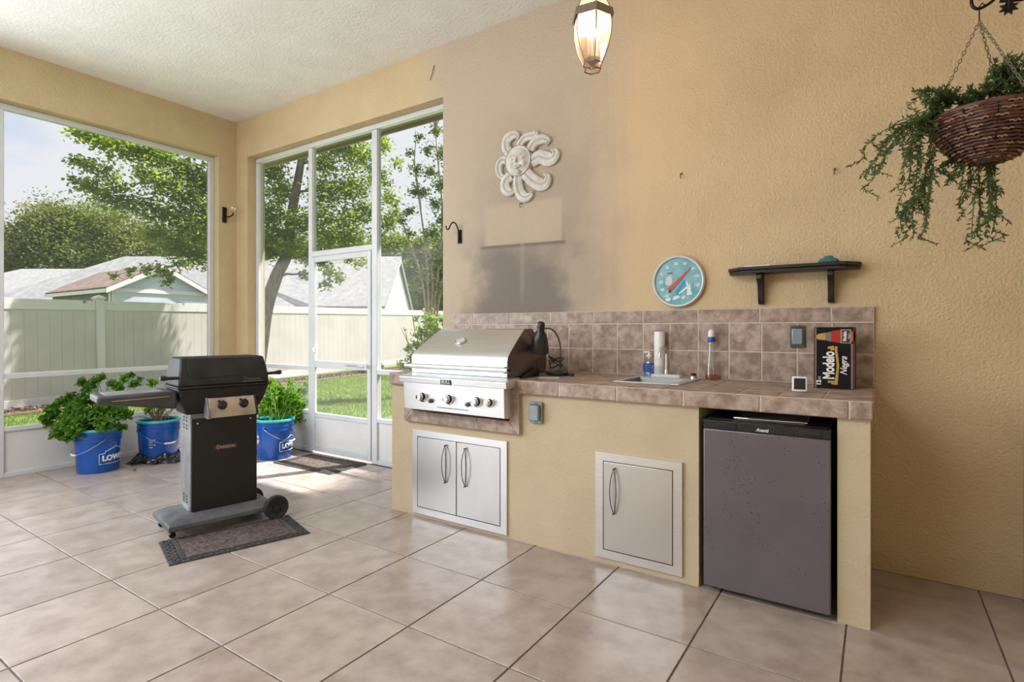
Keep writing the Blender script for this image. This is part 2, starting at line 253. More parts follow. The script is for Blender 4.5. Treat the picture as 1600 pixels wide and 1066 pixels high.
def leaves(name, clusters, n, size, m, parent, flat=.5, squash=.85, fold=.25, shell=.6, narrow=.55, seed=1, detail=False):
    rg = np.random.default_rng(seed)
    c = np.array([k[:3] for k in clusters], float); r = np.array([k[3] for k in clusters], float)
    wts = r ** 2.2; wts /= wts.sum(); idx = rg.choice(len(c), n, p=wts)
    d = rg.normal(size=(n, 3)); d /= np.linalg.norm(d, axis=1)[:, None]
    rad = r[idx] * (shell + (1 - shell) * rg.random(n)) * (.45 + .7 * rg.random(n)) ** .5
    lump = 1 + .3 * np.sin(d[:, 0] * 7 + idx) * np.sin(d[:, 2] * 6 + idx * 2)
    p = c[idx] + d * (rad * lump)[:, None] * np.array([1, 1, squash])
    ax = rg.normal(size=(n, 3)); ax[:, 2] = ax[:, 2] * flat - .2; ax /= np.linalg.norm(ax, axis=1)[:, None]
    nn = rg.normal(size=(n, 3)); nn[:, 2] += .8; sd = np.cross(ax, nn); sd /= np.linalg.norm(sd, axis=1)[:, None] + 1e-9; up = np.cross(sd, ax)
    s = size * (.6 + .8 * rg.random(n))[:, None, None]
    if detail:
        T = np.array([(-.5, 0, 0), (-.2, .5, .25), (-.2, 0, -.02), (-.2, -.5, .25), (.2, .42, .2), (.2, 0, -.06), (.2, -.42, .2), (.5, 0, -.18)])
        TF = np.array([(0, 2, 1), (0, 3, 2), (1, 2, 5), (1, 5, 4), (2, 3, 6), (2, 6, 5), (4, 5, 7), (5, 6, 7)])
    else:
        T = np.array([(-.5, 0, 0), (0, .5, .4 * fold / .25), (.5, 0, 0), (0, -.5, .4 * fold / .25)]); TF = np.array([(0, 1, 2), (0, 2, 3)])
    V = p[:, None, :] + s * (T[None, :, 0:1] * ax[:, None, :] + T[None, :, 1:2] * narrow * sd[:, None, :] + T[None, :, 2:3] * .25 * up[:, None, :])
    F = (np.arange(n)[:, None, None] * len(T) + TF[None]).reshape(-1, 3); V = V.reshape(-1, 3)
    return rawmesh(name, V, F, m, parent, glob=True)
def rawmesh(name, V, F, m, parent=None, glob=False):
    me = bpy.data.meshes.new(name); me.vertices.add(len(V)); me.vertices.foreach_set('co', V.astype('f').ravel())
    nf, k = F.shape
    me.loops.add(nf * k); me.loops.foreach_set('vertex_index', F.astype('i').ravel())
    me.polygons.add(nf); me.polygons.foreach_set('loop_start', np.arange(nf, dtype='i') * k); me.polygons.foreach_set('loop_total', np.full(nf, k, dtype='i'))
    me.update(calc_edges=True); me.validate(); me.materials.append(m)
    o = bpy.data.objects.new(name, me); COL.objects.link(o)
    if parent:
        o.parent = parent
        if glob: me.transform(world_of(parent).inverted())
    return o

# ---------------- materials ----------------
WALLC = (.56, .445, .275); WALLC2 = (.62, .50, .31)
M = {}
M['stucco'] = noise_mat('tan_stucco', WALLC, WALLC2, 3, .85, bump=.6, bscale=80, bdist=.013, coord='World', spec=.25)
M['ceiling'] = noise_mat('white_textured_ceiling', (.80, .785, .775), (.86, .845, .835), 4, .9, bump=.5, bscale=45, bdist=.012, coord='World', spec=.2)
M['grout'] = noise_mat('grout', (.10, .08, .065), (.20, .16, .135), 20, .9, coord='World')
M['light_grout'] = noise_mat('light_grout', (.50, .42, .36), (.62, .54, .47), 30, .9, coord='World')
M['floor'] = noise_mat('floor_tile_glaze', (.325, .255, .22), (.455, .38, .34), 8, .28, bump=.25, bscale=22, bdist=.004, detail=9, lo=.34, hi=.64, rand=1, hue=.05, spec=.65)
M['ctile'] = noise_mat('counter_tile_glaze', (.235, .165, .13), (.45, .345, .29), 17, .42, bump=.35, bscale=40, bdist=.004, detail=9, lo=.38, hi=.63, rand=1, hue=.07)
M['white_alu'] = noise_mat('white_painted_aluminium', (.60, .62, .65), (.66, .68, .71), 3, .35, coord='World')
M['white_panel'] = noise_mat('white_kick_panel', (.66, .66, .66), (.74, .74, .73), 2, .4, coord='World')
M['steel'] = noise_mat('brushed_steel', (.74, .75, .77), (.82, .825, .84), 3, .36, 1, bump=.05, bscale=6, bdist=.001, stretch=(1, 1, 90))
M['steel_dull'] = noise_mat('dull_steel', (.62, .62, .62), (.76, .76, .76), 1.1, .36, 1, bump=.12, bscale=3, bdist=.006, stretch=(2, 2, .7), lo=.3, hi=.7)
M['chrome'] = plain('chrome', (.75, .75, .76), .12, 1)
M['gunmetal'] = plain('gunmetal', (.12, .12, .13), .35, .8)
M['black'] = noise_mat('black_plastic', (.008, .008, .009), (.016, .016, .017), 12, .4)
M['hood'] = noise_mat('weathered_black_cast_metal', (.010, .010, .012), (.028, .027, .027), 6, .5, 0, spec=.35, bump=.2, bscale=90, bdist=.001, detail=8)
M['panel_black'] = noise_mat('satin_black_enamel', (.006, .006, .007), (.011, .011, .012), 4, .45)
M['grey_plastic'] = noise_mat('faded_grey_plastic', (.05, .055, .062), (.13, .135, .145), 5, .6, detail=8)
M['rusty_steel'] = noise_mat('rust_spotted_steel', (.30, .15, .09), (.42, .42, .43), 14, .5, .5, detail=8, lo=.28, hi=.45)
M['galv'] = noise_mat('galvanised_sheet', (.20, .20, .22), (.36, .36, .38), 6, .5, .6)
M['bucket'] = noise_mat('blue_bucket_plastic', (.004, .07, .34), (.006, .09, .42), 6, .28)
M['teal'] = plain('teal_plastic_rim', (.03, .42, .42), .35)
M['white'] = plain('white_plastic', (.78, .78, .78), .35)
M['white_ink'] = plain('white_print', (.8, .8, .8), .5)
M['soil'] = noise_mat('potting_soil', (.02, .013, .009), (.06, .04, .03), 60, .95, bump=1, bscale=120)
M['bark'] = noise_mat('bark', (.05, .04, .032), (.17, .14, .115), 14, .9, bump=.8, bscale=25, bdist=.03, coord='World', stretch=(1, 1, .35))
M['pale_bark'] = noise_mat('pale_smooth_bark', (.24, .17, .12), (.42, .33, .25), 12, .8, coord='World')
M['dead'] = plain('dry_brown_stem', (.20, .12, .07), .8)
M['screen'] = None
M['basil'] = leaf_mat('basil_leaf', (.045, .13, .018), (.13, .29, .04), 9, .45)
M['basil_bright'] = leaf_mat('sunlit_basil_leaf', (.08, .21, .02), (.22, .42, .05), 9, .45)  # brighter copy of the basil leaf, sunlight put into its colour
M['oak_leaf'] = leaf_mat('maple_leaf', (.10, .175, .035), (.27, .35, .075), 1.6, .6)
M['far_leaf'] = leaf_mat('far_tree_leaf', (.08, .11, .03), (.25, .27, .085), .35, .35)
M['far_leaf2'] = leaf_mat('pale_far_leaf', (.10, .15, .05), (.27, .33, .10), .5, .4)
M['myrtle_leaf'] = leaf_mat('myrtle_leaf', (.07, .13, .04), (.18, .25, .08), 2, .4)
M['shrub_leaf'] = leaf_mat('glossy_shrub_leaf', (.09, .19, .03), (.30, .45, .09), 4, .45)
M['fern'] = leaf_mat('artificial_fern_leaf', (.055, .10, .04), (.15, .21, .095), 14, .3)
M['vinyl'] = noise_mat('almond_vinyl', (.50, .475, .445), (.57, .545, .51), 1.5, .5, coord='World')
M['vinyl_white'] = noise_mat('white_vinyl_with_mildew', (.10, .10, .09), (.66, .65, .63), 3.2, .5, coord='World', detail=3, lo=.27, hi=.33)
M['grass_base'] = noise_mat('lawn_soil', (.09, .12, .04), (.15, .20, .06), 3, .95, bump=.8, bscale=40, coord='World')
M['grass'] = leaf_mat('grass_blade', (.11, .20, .03), (.23, .34, .06), 3, .4)
M['mulch'] = noise_mat('brown_mulch', (.10, .055, .035), (.26, .16, .115), 25, .95, bump=1, bscale=40, bdist=.05, coord='World')
M['concrete'] = noise_mat('pale_concrete', (.62, .60, .56), (.72, .70, .66), 2, .8, coord='World')
M['iron'] = plain('black_wrought_iron', (.012, .011, .010), .45, .6)
M['brass'] = plain('aged_bronze', (.24, .20, .155), .45, .6)
M['rattan'] = noise_mat('dark_rattan', (.05, .018, .012), (.15, .055, .035), 30, .5)
M['rattan_pale'] = plain('pale_raffia', (.30, .21, .12), .6)
M['shelf'] = noise_mat('black_painted_wood', (.010, .009, .009), (.022, .018, .016), 10, .35)
M['plaster'] = noise_mat('antique_white_plaster', (.50, .48, .44), (.66, .645, .60), 14, .7, bump=.2, bscale=60, bdist=.003, detail=6)
M['grey_paint'] = noise_mat('grey_metal_cover', (.22, .27, .31), (.28, .34, .38), 10, .4, .4)
M['roof_grey'] = noise_mat('pale_grey_shingles', (.21, .21, .22), (.29, .29, .30), 5, .9, coord='World', bump=.3, bscale=12)
M['roof_brown'] = noise_mat('brown_shingles', (.11, .075, .065), (.22, .16, .14), 6, .9, coord='World', bump=.5, bscale=14)
M['house_white'] = noise_mat('white_siding', (.74, .74, .73), (.8, .8, .79), 1, .7, coord='World')
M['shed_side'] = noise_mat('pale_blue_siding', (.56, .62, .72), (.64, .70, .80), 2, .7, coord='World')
M['gutter'] = plain('grey_green_fascia', (.20, .23, .22), .5)
M['soffit'] = noise_mat('tan_soffit', (.44, .38, .27), (.50, .43, .31), 2, .6, coord='World')
M['fascia'] = noise_mat('taupe_fascia', (.34, .30, .24), (.38, .33, .27), 2, .6, coord='World')
M['rubber'] = noise_mat('rubber_mat', (.022, .02, .02), (.05, .045, .045), 30, .7, bump=.4, bscale=90, bdist=.002)
M['carpet'] = noise_mat('ribbed_mat_pile', (.035, .026, .022), (.15, .115, .10), 55, .95, bump=1, bscale=70, bdist=.006)
M['bag'] = plain('shiny_black_film', (.012, .012, .013), .18)
def glassy(name, col, tr, rough=.02, refl=.12):
    m = bpy.data.materials.new(name); m.use_nodes = True; t = m.node_tree; t.nodes.clear()
    o = N(t, 'ShaderNodeOutputMaterial'); a = N(t, 'ShaderNodeBsdfTransparent'); a.inputs[0].default_value = (*col, 1)
    g = N(t, 'ShaderNodeBsdfGlossy'); g.inputs['Roughness'].default_value = rough
    d = N(t, 'ShaderNodeBsdfTranslucent'); d.inputs[0].default_value = (*col, 1)
    m1 = N(t, 'ShaderNodeMixShader'); m1.inputs[0].default_value = 1 - tr; m2 = N(t, 'ShaderNodeMixShader'); m2.inputs[0].default_value = refl
    for x, y in ((a.outputs[0], m1.inputs[1]), (d.outputs[0], m1.inputs[2]), (m1.outputs[0], m2.inputs[1]), (g.outputs[0], m2.inputs[2]), (m2.outputs[0], o.inputs[0])): t.links.new(x, y)
    return m
M['glass'] = glassy('clear_glass', (.95, .97, .97), .93, .03, .12)
M['lantern_glass'] = glassy('bevelled_lantern_glass', (.98, .82, .72), .85, .08, .08)
M['amber_liquid'] = glassy('amber_liquid', (.85, .36, .07), .35, .05, .1)
M['screen'] = glassy('insect_screen', (.72, .72, .72), .965, .6, .0)

# kitchen wall: bare tan on the right, chalky grey-tan on the left, smoke stain above the grill, patched rectangle
def wall_mat():
    m = noise_mat('stained_tan_stucco', (.56, .425, .265), (.62, .475, .30), 2.5, .85, bump=.55, bscale=80, bdist=.013, coord='World', spec=.25)
    t = m.node_tree; L = t.links.new; b = t.nodes['Principled BSDF']
    base = b.inputs['Base Color'].links[0].from_socket
    g = N(t, 'ShaderNodeNewGeometry'); sp = N(t, 'ShaderNodeSeparateXYZ'); L(g.outputs['Position'], sp.inputs[0]); X, Z = sp.outputs[0], sp.outputs[2]
    nz = N(t, 'ShaderNodeTexNoise'); nz.inputs['Scale'].default_value = 3.2; nz.inputs['Detail'].default_value = 5; L(g.outputs['Position'], nz.inputs[0])
    def mth(op, a, c, e=None):
        n = N(t, 'ShaderNodeMath', operation=op)
        for i, q in enumerate((a, c, e)):
            if q is None: continue
            if isinstance(q, (int, float)): n.inputs[i].default_value = q
            else: L(q, n.inputs[i])
        return n.outputs[0]
    wob = mth('MULTIPLY', mth('SUBTRACT', nz.outputs[0], .5), .7)
    Xw = mth('ADD', X, wob); Zw = mth('ADD', Z, wob)
    def ss(v, lo, hi):
        n = N(t, 'ShaderNodeMapRange', interpolation_type='SMOOTHSTEP'); L(v, n.inputs[0]); n.inputs[1].default_value = lo; n.inputs[2].default_value = hi; return n.outputs[0]
    def inv(v): return mth('SUBTRACT', 1, v)
    def mul(*a):
        r = a[0]
        for q in a[1:]: r = mth('MULTIPLY', r, q)
        return r
    def mix(c, col, fac):
        n = N(t, 'ShaderNodeMix', data_type='RGBA'); L(fac, n.inputs[0]); L(c, n.inputs[6]); n.inputs[7].default_value = (*col, 1); return n.outputs[2]
    # chalky zone, with a streaky right border
    st = N(t, 'ShaderNodeTexNoise'); st.inputs['Scale'].default_value = 1; mp = N(t, 'ShaderNodeMapping'); mp.inputs['Scale'].default_value = (28, 1, 1.2); L(g.outputs['Position'], mp.inputs[0]); L(mp.outputs[0], st.inputs[0])
    Xs = mth('ADD', X, mth('MULTIPLY', mth('SUBTRACT', st.outputs[0], .5), .5))
    chalk = mul(inv(ss(Xs, -1.75, -1.05)), ss(X, -3.3, -2.7), .85)
    c = mix(base, (.49, .405, .325), chalk)
    # orange-yellow band right of it
    band = mul(ss(Xs, -1.5, -1.25), inv(ss(Xs, -1.1, -.6)), .45)
    c = mix(c, (.62, .46, .28), band)
    # smoke: strongest right above the backsplash, thin up to 2.6 m
    core = mul(ss(Xw, -2.68, -2.42), inv(ss(Xw, -1.85, -1.62)), inv(ss(Zw, 1.6, 2.0)))
    halo = mul(ss(Xw, -2.8, -2.25), inv(ss(Xw, -1.75, -1.2)), inv(ss(Zw, 2.1, 3.1)))
    c = mix(c, (.30, .245, .205), mul(halo, .5))
    c = mix(c, (.165, .145, .135), mul(core, .78))
    # cleaner patch 2.13 - 1.81 m high
    lo = mth('ADD', mth('MULTIPLY', X, -.02), 1.765)
    pz = mth('SUBTRACT', Z, lo)
    patch = mul(ss(X, -2.46, -2.40), inv(ss(X, -1.80, -1.765)), ss(pz, .0, .015), inv(ss(pz, .27, .33)))
    c = mix(c, (.49, .40, .30), mul(patch, .8))
    line = mul(ss(X, -2.50, -2.44), inv(ss(X, -1.77, -1.74)), ss(pz, -.03, -.004), inv(ss(pz, 0, .008)))
    c = mix(c, (.15, .12, .105), mul(line, .75))
    # dribble below the centre nail
    drb = mul(ss(X, -2.13, -2.11), inv(ss(X, -2.10, -2.07)), ss(Z, 1.35, 1.5), inv(ss(Z, 2.0, 2.1)))
    c = mix(c, (.42, .36, .31), mul(drb, .28))
    L(c, b.inputs['Base Color'])
    return m
M['wall'] = wall_mat()

# ---------------- room shell ----------------
def S(o, kind='structure'): o['kind'] = kind; return o
m_ = MB()
m_.box(-5.77, -5.563, 3.29, 3.49, 0, 3.03); m_.box(-5.77, -2.84, 3.29, 3.49, 3.03, 3.44); m_.box(-2.84, .74, 3.29, 3.49, 0, 3.44)
S(m_.build('wall_back', M['wall']))
m_ = MB(); m_.box(-5.97, -5.77, 3.098, 3.49, 0, 3.03); m_.box(-5.97, -5.77, -3.4, 3.49, 3.03, 3.44); m_.box(-5.97, -5.77, -3.4, -3.1, 0, 3.03)
S(m_.build('wall_left', M['stucco']))
S(MB().box(.54, .74, -3.4, 3.29, 0, 3.44).build('wall_right', M['stucco']))
S(MB().box(-6.5, .9, -3.9, 4.0, 3.44, 3.56).build('ceiling', M['ceiling']))
m_ = MB(); m_.box(-5.77, .54, -3.4, -3.2, 3.03, 3.44); m_.box(-4.3, .54, -3.4, -3.2, 0, 3.03)
S(m_.build('wall_front', M['stucco']))
# floor: grout bed, every tile a piece of it
fl = S(MB().box(-5.97, .74, -3.4, 3.49, -.12, -.004).build('floor', M['grout']))
P_ = .4915; G_ = .0035
tm = {}
def floor_tile(x0, x1, y0, y1):
    key = (round(x1 - x0, 3), round(y1 - y0, 3))
    if key not in tm:
        o = MB().chbox(-(x1 - x0) / 2 + G_, (x1 - x0) / 2 - G_, -(y1 - y0) / 2 + G_, (y1 - y0) / 2 - G_, -.006, .0, .0012).build('tile', M['floor'], fl); tm[key] = o
    else:
        o = tm[key].copy(); COL.objects.link(o); o.parent = fl
    o.location = Vector(((x0 + x1) / 2, (y0 + y1) / 2, 0)) - fl.location
    return o
xs = [-5.90] + [-.103 + .4915 * k for k in range(-11, 2)] + [.54]
ys = [-3.4] + [2.597 + .4915 * k for k in range(-12, 2)] + [3.36]
for i in range(len(xs) - 1):
    for j in range(len(ys) - 1):
        y1 = ys[j + 1]
        if ys[j + 1] > 3.29 and xs[i + 1] > -2.84: y1 = 3.29
        floor_tile(xs[i], xs[i + 1], ys[j], y1)
# eaves round the two screened sides
m_ = MB()
k = -6.5
while k < .9:
    m_.box(k, k + .095, 3.495, 3.99, 3.25, 3.262); m_.box(k + .095, k + .1, 3.495, 3.99, 3.256, 3.262); k += .1
m_.box(-6.5, -5.975, -3.4, 3.49, 3.25, 3.262)
S(m_.build('trim_1', M['soffit']))
m_ = MB(); m_.box(-6.52, .9, 3.99, 4.012, 3.215, 3.43); m_.box(-6.52, -6.5, -3.9, 3.985, 3.215, 3.43)
m_.box(-6.52, .9, 4.014, 4.1, 3.33, 3.43)
S(m_.build('trim_2', M['fascia']))

# ---------------- screen enclosure ----------------
def screen_bay(root, ax, c, a0, a1, panes):
    # ax 'x': members run along X at Y=c ; ax 'y': along Y at X=c
    def bx(mb, p0, p1, z0, z1, t=.024, off=0):
        if ax == 'x': return mb.box(p0, p1, c - t + off, c + t + off, z0, z1)
        return mb.box(c - t - off, c + t - off, p0, p1, z0, z1)
    bx(MB(), a0, a1, 0, .04).build('sill_rail', M['white_alu'], root, glob=True, bevel=.003)
    bx(MB(), a0, a1, .372, .408).build('kick_rail', M['white_alu'], root, glob=True, bevel=.003)
    bx(MB(), a0, a1, .80, .842).build('chair_rail', M['white_alu'], root, glob=True, bevel=.003)
    bx(MB(), a0, a1, .041, .371, .006).build('kick_panel', M['white_panel'], root, glob=True)
    bx(MB(), a0, a1, .409, .799, .0006).build('screen_mesh', M['screen'], root, glob=True)
    bx(MB(), a0, a1, .843, 2.978, .0006).build('screen_mesh', M['screen'], root, glob=True)
def post(root, ax, c, p0, p1, z1=2.98, name='frame_post'):
    mb = MB()
    if ax == 'x': mb.box(p0, p1, c - .026, c + .026, 0, z1)
    else: mb.box(c - .026, c + .026, p0, p1, 0, z1)
    return mb.build(name, M['white_alu'], root, glob=True, bevel=.004)
w1 = S(bpy.data.objects.new('window_1', None)); COL.objects.link(w1); w1.location = (-4.2, 3.41, 0)
screen_bay(w1, 'x', 3.41, -5.513, -4.66, 2); screen_bay(w1, 'x', 3.41, -3.69, -2.89, 2)
post(w1, 'x', 3.41, -5.562, -5.514); post(w1, 'x', 3.41, -4.66, -4.602); post(w1, 'x', 3.41, -3.758, -3.69); post(w1, 'x', 3.41, -2.889, -2.841)
MB().box(-5.562, -2.841, 3.384, 3.436, 2.985, 3.029).build('head_rail', M['white_alu'], w1, glob=True, bevel=.004)
MB().box(-4.601, -3.759, 3.384, 3.436, 1.91, 1.962).build('door_head_rail', M['white_alu'], w1, glob=True, bevel=.004)
MB().box(-4.601, -3.759, 3.409, 3.4102, 1.963, 2.979).build('screen_mesh', M['screen'], w1, glob=True)
w2 = S(bpy.data.objects.new('window_2', None)); COL.objects.link(w2); w2.location = (-5.89, 1, 0)
seg = [(-3.05, -1.62), (-1.57, -.12), (-.07, 1.37), (1.415, 3.05)]
for a, b in seg: screen_bay(w2, 'y', -5.89, a, b, 2)
for a, b in ((-3.098, -3.05), (-1.62, -1.57), (-.12, -.07), (1.37, 1.415), (3.05, 3.097)): post(w2, 'y', -5.89, a, b)
MB().box(-5.916, -5.864, -3.098, 3.097, 2.98, 3.029).build('head_rail', M['white_alu'], w2, glob=True, bevel=.004)
d1 = S(bpy.data.objects.new('door_1', None)); COL.objects.link(d1); d1.location = (-4.18, 3.40, 0)
for a, b in ((-4.598, -4.552), (-3.808, -3.762)): MB().box(a, b, 3.375, 3.405, .02, 1.905).build('stile', M['white_alu'], d1, glob=True, bevel=.004)
for a, b in ((.02, .075), (.35, .395), (.83, .90), (1.855, 1.905)): MB().box(-4.551, -3.809, 3.376, 3.404, a, b).build('rail', M['white_alu'], d1, glob=True, bevel=.004)
MB().box(-4.551, -3.809, 3.386, 3.394, .076, .349).build('kick_panel', M['white_panel'], d1, glob=True)
MB().box(-4.551, -3.809, 3.3895, 3.3905, .396, .829).build('screen_mesh', M['screen'], d1, glob=True)
MB().box(-4.551, -3.809, 3.3895, 3.3905, .901, 1.854).build('screen_mesh', M['screen'], d1, glob=True)
h = MB().box(-4.535, -4.50, 3.355, 3.374, .97, 1.03); h.tube([(-4.52, 3.355, 1.015), (-4.52, 3.33, 1.01), (-4.49, 3.325, .985)], .007)
h.build('door_handle', M['white'], d1, glob=True, smooth=40)
h = MB().tube([(-3.85, 3.366, .865), (-3.90, 3.35, .865), (-3.93, 3.366, .865)], .007); h.box(-3.80, -3.765, 3.36, 3.374, .85, .88); h.tube([(-4.1, 3.367, .868), (-3.88, 3.367, .868)], .006)
h.build('door_closer', M['chrome'], d1, glob=True, smooth=40)

# ---------------- ground outside ----------------
S(MB().box(-120, 60, -60, 120, -.35, -.125).build('lawn', M['grass_base']))
S(MB().box(-9, 8, -14, -3.42, -.12, -.03).build('bounce_slab', M['concrete']))  # unseen slab, added to bounce sunlight into the porch
S(MB().box(.76, 9, -3.4, 4, -.12, -.03).build('side_patio', M['concrete']))
n = 90000
gx = RNG.uniform(-13.5, -6.1, n); gy = RNG.uniform(.5, 14, n)
keep = gx > -11.34 - .162 * gy + .75
gx, gy = gx[keep], gy[keep]; n = len(gx)
a = RNG.uniform(0, 2 * PI, n); hh = RNG.uniform(.03, .075, n); lean = RNG.normal(0, .022, (n, 2)); wd = .006
V = np.zeros((n, 3, 3)); zb = -.125
V[:, 0] = np.stack([gx - wd * np.cos(a), gy - wd * np.sin(a), np.full(n, zb)], 1)
V[:, 1] = np.stack([gx + wd * np.cos(a), gy + wd * np.sin(a), np.full(n, zb)], 1)
V[:, 2] = np.stack([gx + lean[:, 0], gy + lean[:, 1], zb + hh], 1)
g = rawmesh('grass', V.reshape(-1, 3), np.arange(n * 3).reshape(-1, 3), M['grass'])
tag(g, 'short green lawn grass between the screen porch and the almond fence', 'grass', kind='stuff')
# mulch bed along the fence
fd = Vector((-.162, 1, 0)).normalized()
mb = MB(); p0 = Vector((-11.34 + .49, -3, 0)); p1 = Vector((-11.34 - .162 * 18, 18, 0))
q = [(-11.34 + .162 * 3 + .02, -3), (-11.34 - .162 * 18 + .02, 18), (-11.34 - .162 * 18 + .85, 18), (-11.34 + .162 * 3 + .85, -3)]
mb.prism(q, -.125, -.09, 'z')
S(mb.build('mulch_bed', M['mulch']))
cl = []
for k in range(210):
    y = -3 + k * .1; cl.append((-11.34 - .162 * y + .45, y, -.09, .36))
mm = leaves('mulch_chips', cl, 9000, .07, M['mulch'], None, squash=.12, shell=.1, narrow=.5, seed=5)
tag(mm, 'loose brown mulch chips in the bed at the foot of the almond fence', 'mulch', kind='stuff')

# ---------------- fence ----------------
ang = math.atan2(1, -.162)
fen = thing('vinyl_fence', 'long almond vinyl privacy fence with pale rails at the back of the lawn', 'fence', (-11.34, 0, -.16), rot=(0, -.0145, ang))
posts = [-1.0, 1.66, 4.31, 7.31, 9.62, 12.47, 15.2, 18]
brd = None
for i in range(len(posts) - 1):
    a, b = posts[i] + .065, posts[i + 1] - .065
    n = max(1, round((b - a) / .178)); wd = (b - a) / n
    for k in range(n):
        x = a + k * wd
        if x + wd < .5: continue
        MB().chbox(x + .0015, x + wd - .0015, -.011, .011, .14, 1.66, .004, ax='-y', M=Matrix.Scale(-1, 4, (0, 1, 0)) ).build('board', M['vinyl'], fen)
    if posts[i + 1] > .5:
        MB().box(a, b, -.024, .024, 1.65, 1.83).build('top_rail', M['vinyl_white'], fen, bevel=.006)
        MB().box(a, b, -.024, .024, .0, .15).build('bottom_rail', M['vinyl_white'], fen, bevel=.006)
for s in posts:
    if s < 0: continue
    p = MB().box(s - .063, s + .063, -.063, .063, -.03, 1.86).build('post', M['vinyl_white'], fen, bevel=.004)
    c = MB().box(s - .085, s + .085, -.085, .085, 1.86, 1.885); c.lathe([(.11, 1.885), (.095, 1.905), (.02, 1.935), (0, 1.936)], 4, (s, 0, 0), a0=PI / 4)
    c.build('post_cap', M['vinyl_white'], p)

# the fence turns and closes the lawn at the far end
RM = Matrix.Translation((18, 0, 0)) @ Matrix.Rotation(R(-81), 4, 'Z')
for i in range(7):
    a, b = .065 + i * 2.6, 2.535 + i * 2.6; n = 14; wd = (b - a) / n
    for k in range(n): MB().chbox(a + k * wd + .0015, a + (k + 1) * wd - .0015, -.011, .011, .14, 1.66, .004, ax='-y', M=RM).build('board', M['vinyl'], fen)
    MB().box(a, b, -.024, .024, 1.65, 1.83, M=RM).build('top_rail', M['vinyl_white'], fen, bevel=.006)
    MB().box(a, b, -.024, .024, .0, .15, M=RM).build('bottom_rail', M['vinyl_white'], fen, bevel=.006)
    MB().box(b, b + .13, -.063, .063, -.2, 1.88, M=RM).build('post', M['vinyl_white'], fen, bevel=.004)

# ---------------- houses beyond the fence ----------------
YAW = math.atan2(857, 1288)
def house(name, label, x0, x1, z0, z1, eh, rh, r0, r1, wallm, roofm, ov=.35):
    # local x to the right, local y away from the porch; ridge along x from r0 to r1 (gable when equal to the wall end)
    cx_, cy_ = (x0 + x1) / 2, (z0 + z1) / 2
    t = thing(name, label, 'house', (cx_ * .8326 - cy_ * .5539, cx_ * .5539 + cy_ * .8326, -.13), YAW)
    X0, X1, Y0, Y1 = x0 - cx_, x1 - cx_, z0 - cy_, z1 - cy_; r0 -= cx_; r1 -= cx_
    eh += .13; rh += .13
    w_ = MB().box(X0, X1, Y0, Y1, 0, eh - .02)
    if abs(r1 - X1) < .1: w_.prism([(Y0, eh - .02), (Y1, eh - .02), (0, rh - .12)], X1 - .1, X1, 'x')
    w_.build('wall', wallm, t)
    k = (rh - eh) / (Y1)
    e0 = X0 - ov if r0 > X0 + .1 else X0; e1 = X1 + (ov if r1 < X1 - .1 else .12)
    rr1 = r1 if r1 < X1 - .1 else e1
    ye = Y1 + ov; ez = eh - k * ov
    for sgn in (-1, 1):
        q = [(e0, sgn * ye, ez), (e1, sgn * ye, ez), (rr1, 0, rh), (r0, 0, rh)]
        MB().add(q + [(p[0], p[1], p[2] + .1) for p in q], [(0, 1, 2, 3), (7, 6, 5, 4), (0, 4, 5, 1), (1, 5, 6, 2), (2, 6, 7, 3), (3, 7, 4, 0)]).build('roof', roofm, t)
    if r0 > X0 + .1:
        q = [(e0, -ye, ez), (e0, ye, ez), (r0, 0, rh)]
        MB().add(q + [(p[0], p[1], p[2] + .1) for p in q], [(0, 1, 2), (5, 4, 3), (0, 3, 4, 1), (1, 4, 5, 2), (2, 5, 3, 0)]).build('roof', roofm, t)
    if abs(r1 - X1) < .1:
        for sgn in (-1, 1):
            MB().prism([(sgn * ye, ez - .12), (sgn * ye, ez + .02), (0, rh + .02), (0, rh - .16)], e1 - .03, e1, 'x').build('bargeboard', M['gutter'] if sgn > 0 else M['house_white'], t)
    MB().box(e0, e1, -ye - .03, -ye, ez - .1, ez + .03).build('fascia', M['house_white'], t)
    return t
house('house', 'white house with a long pale grey roof and a right gable behind the fence', -19.5, -4.67, 20, 25, 2.2, 4.1, -15.9, -4.67, M['house_white'], M['roof_grey'])
house('house', 'distant hipped pale roof left of the brown shed', -31, -20.5, 25.5, 34.5, 2.2, 4.42, -26.8, -23.5, M['house_white'], M['roof_grey'])
house('house_wing', 'small white gabled wing with a dark eave left of the main door', -10.8, -6.95, 17.4, 19.4, 1.95, 2.75, -8.9, -8.89, M['shed_side'], M['roof_grey'], ov=.15)
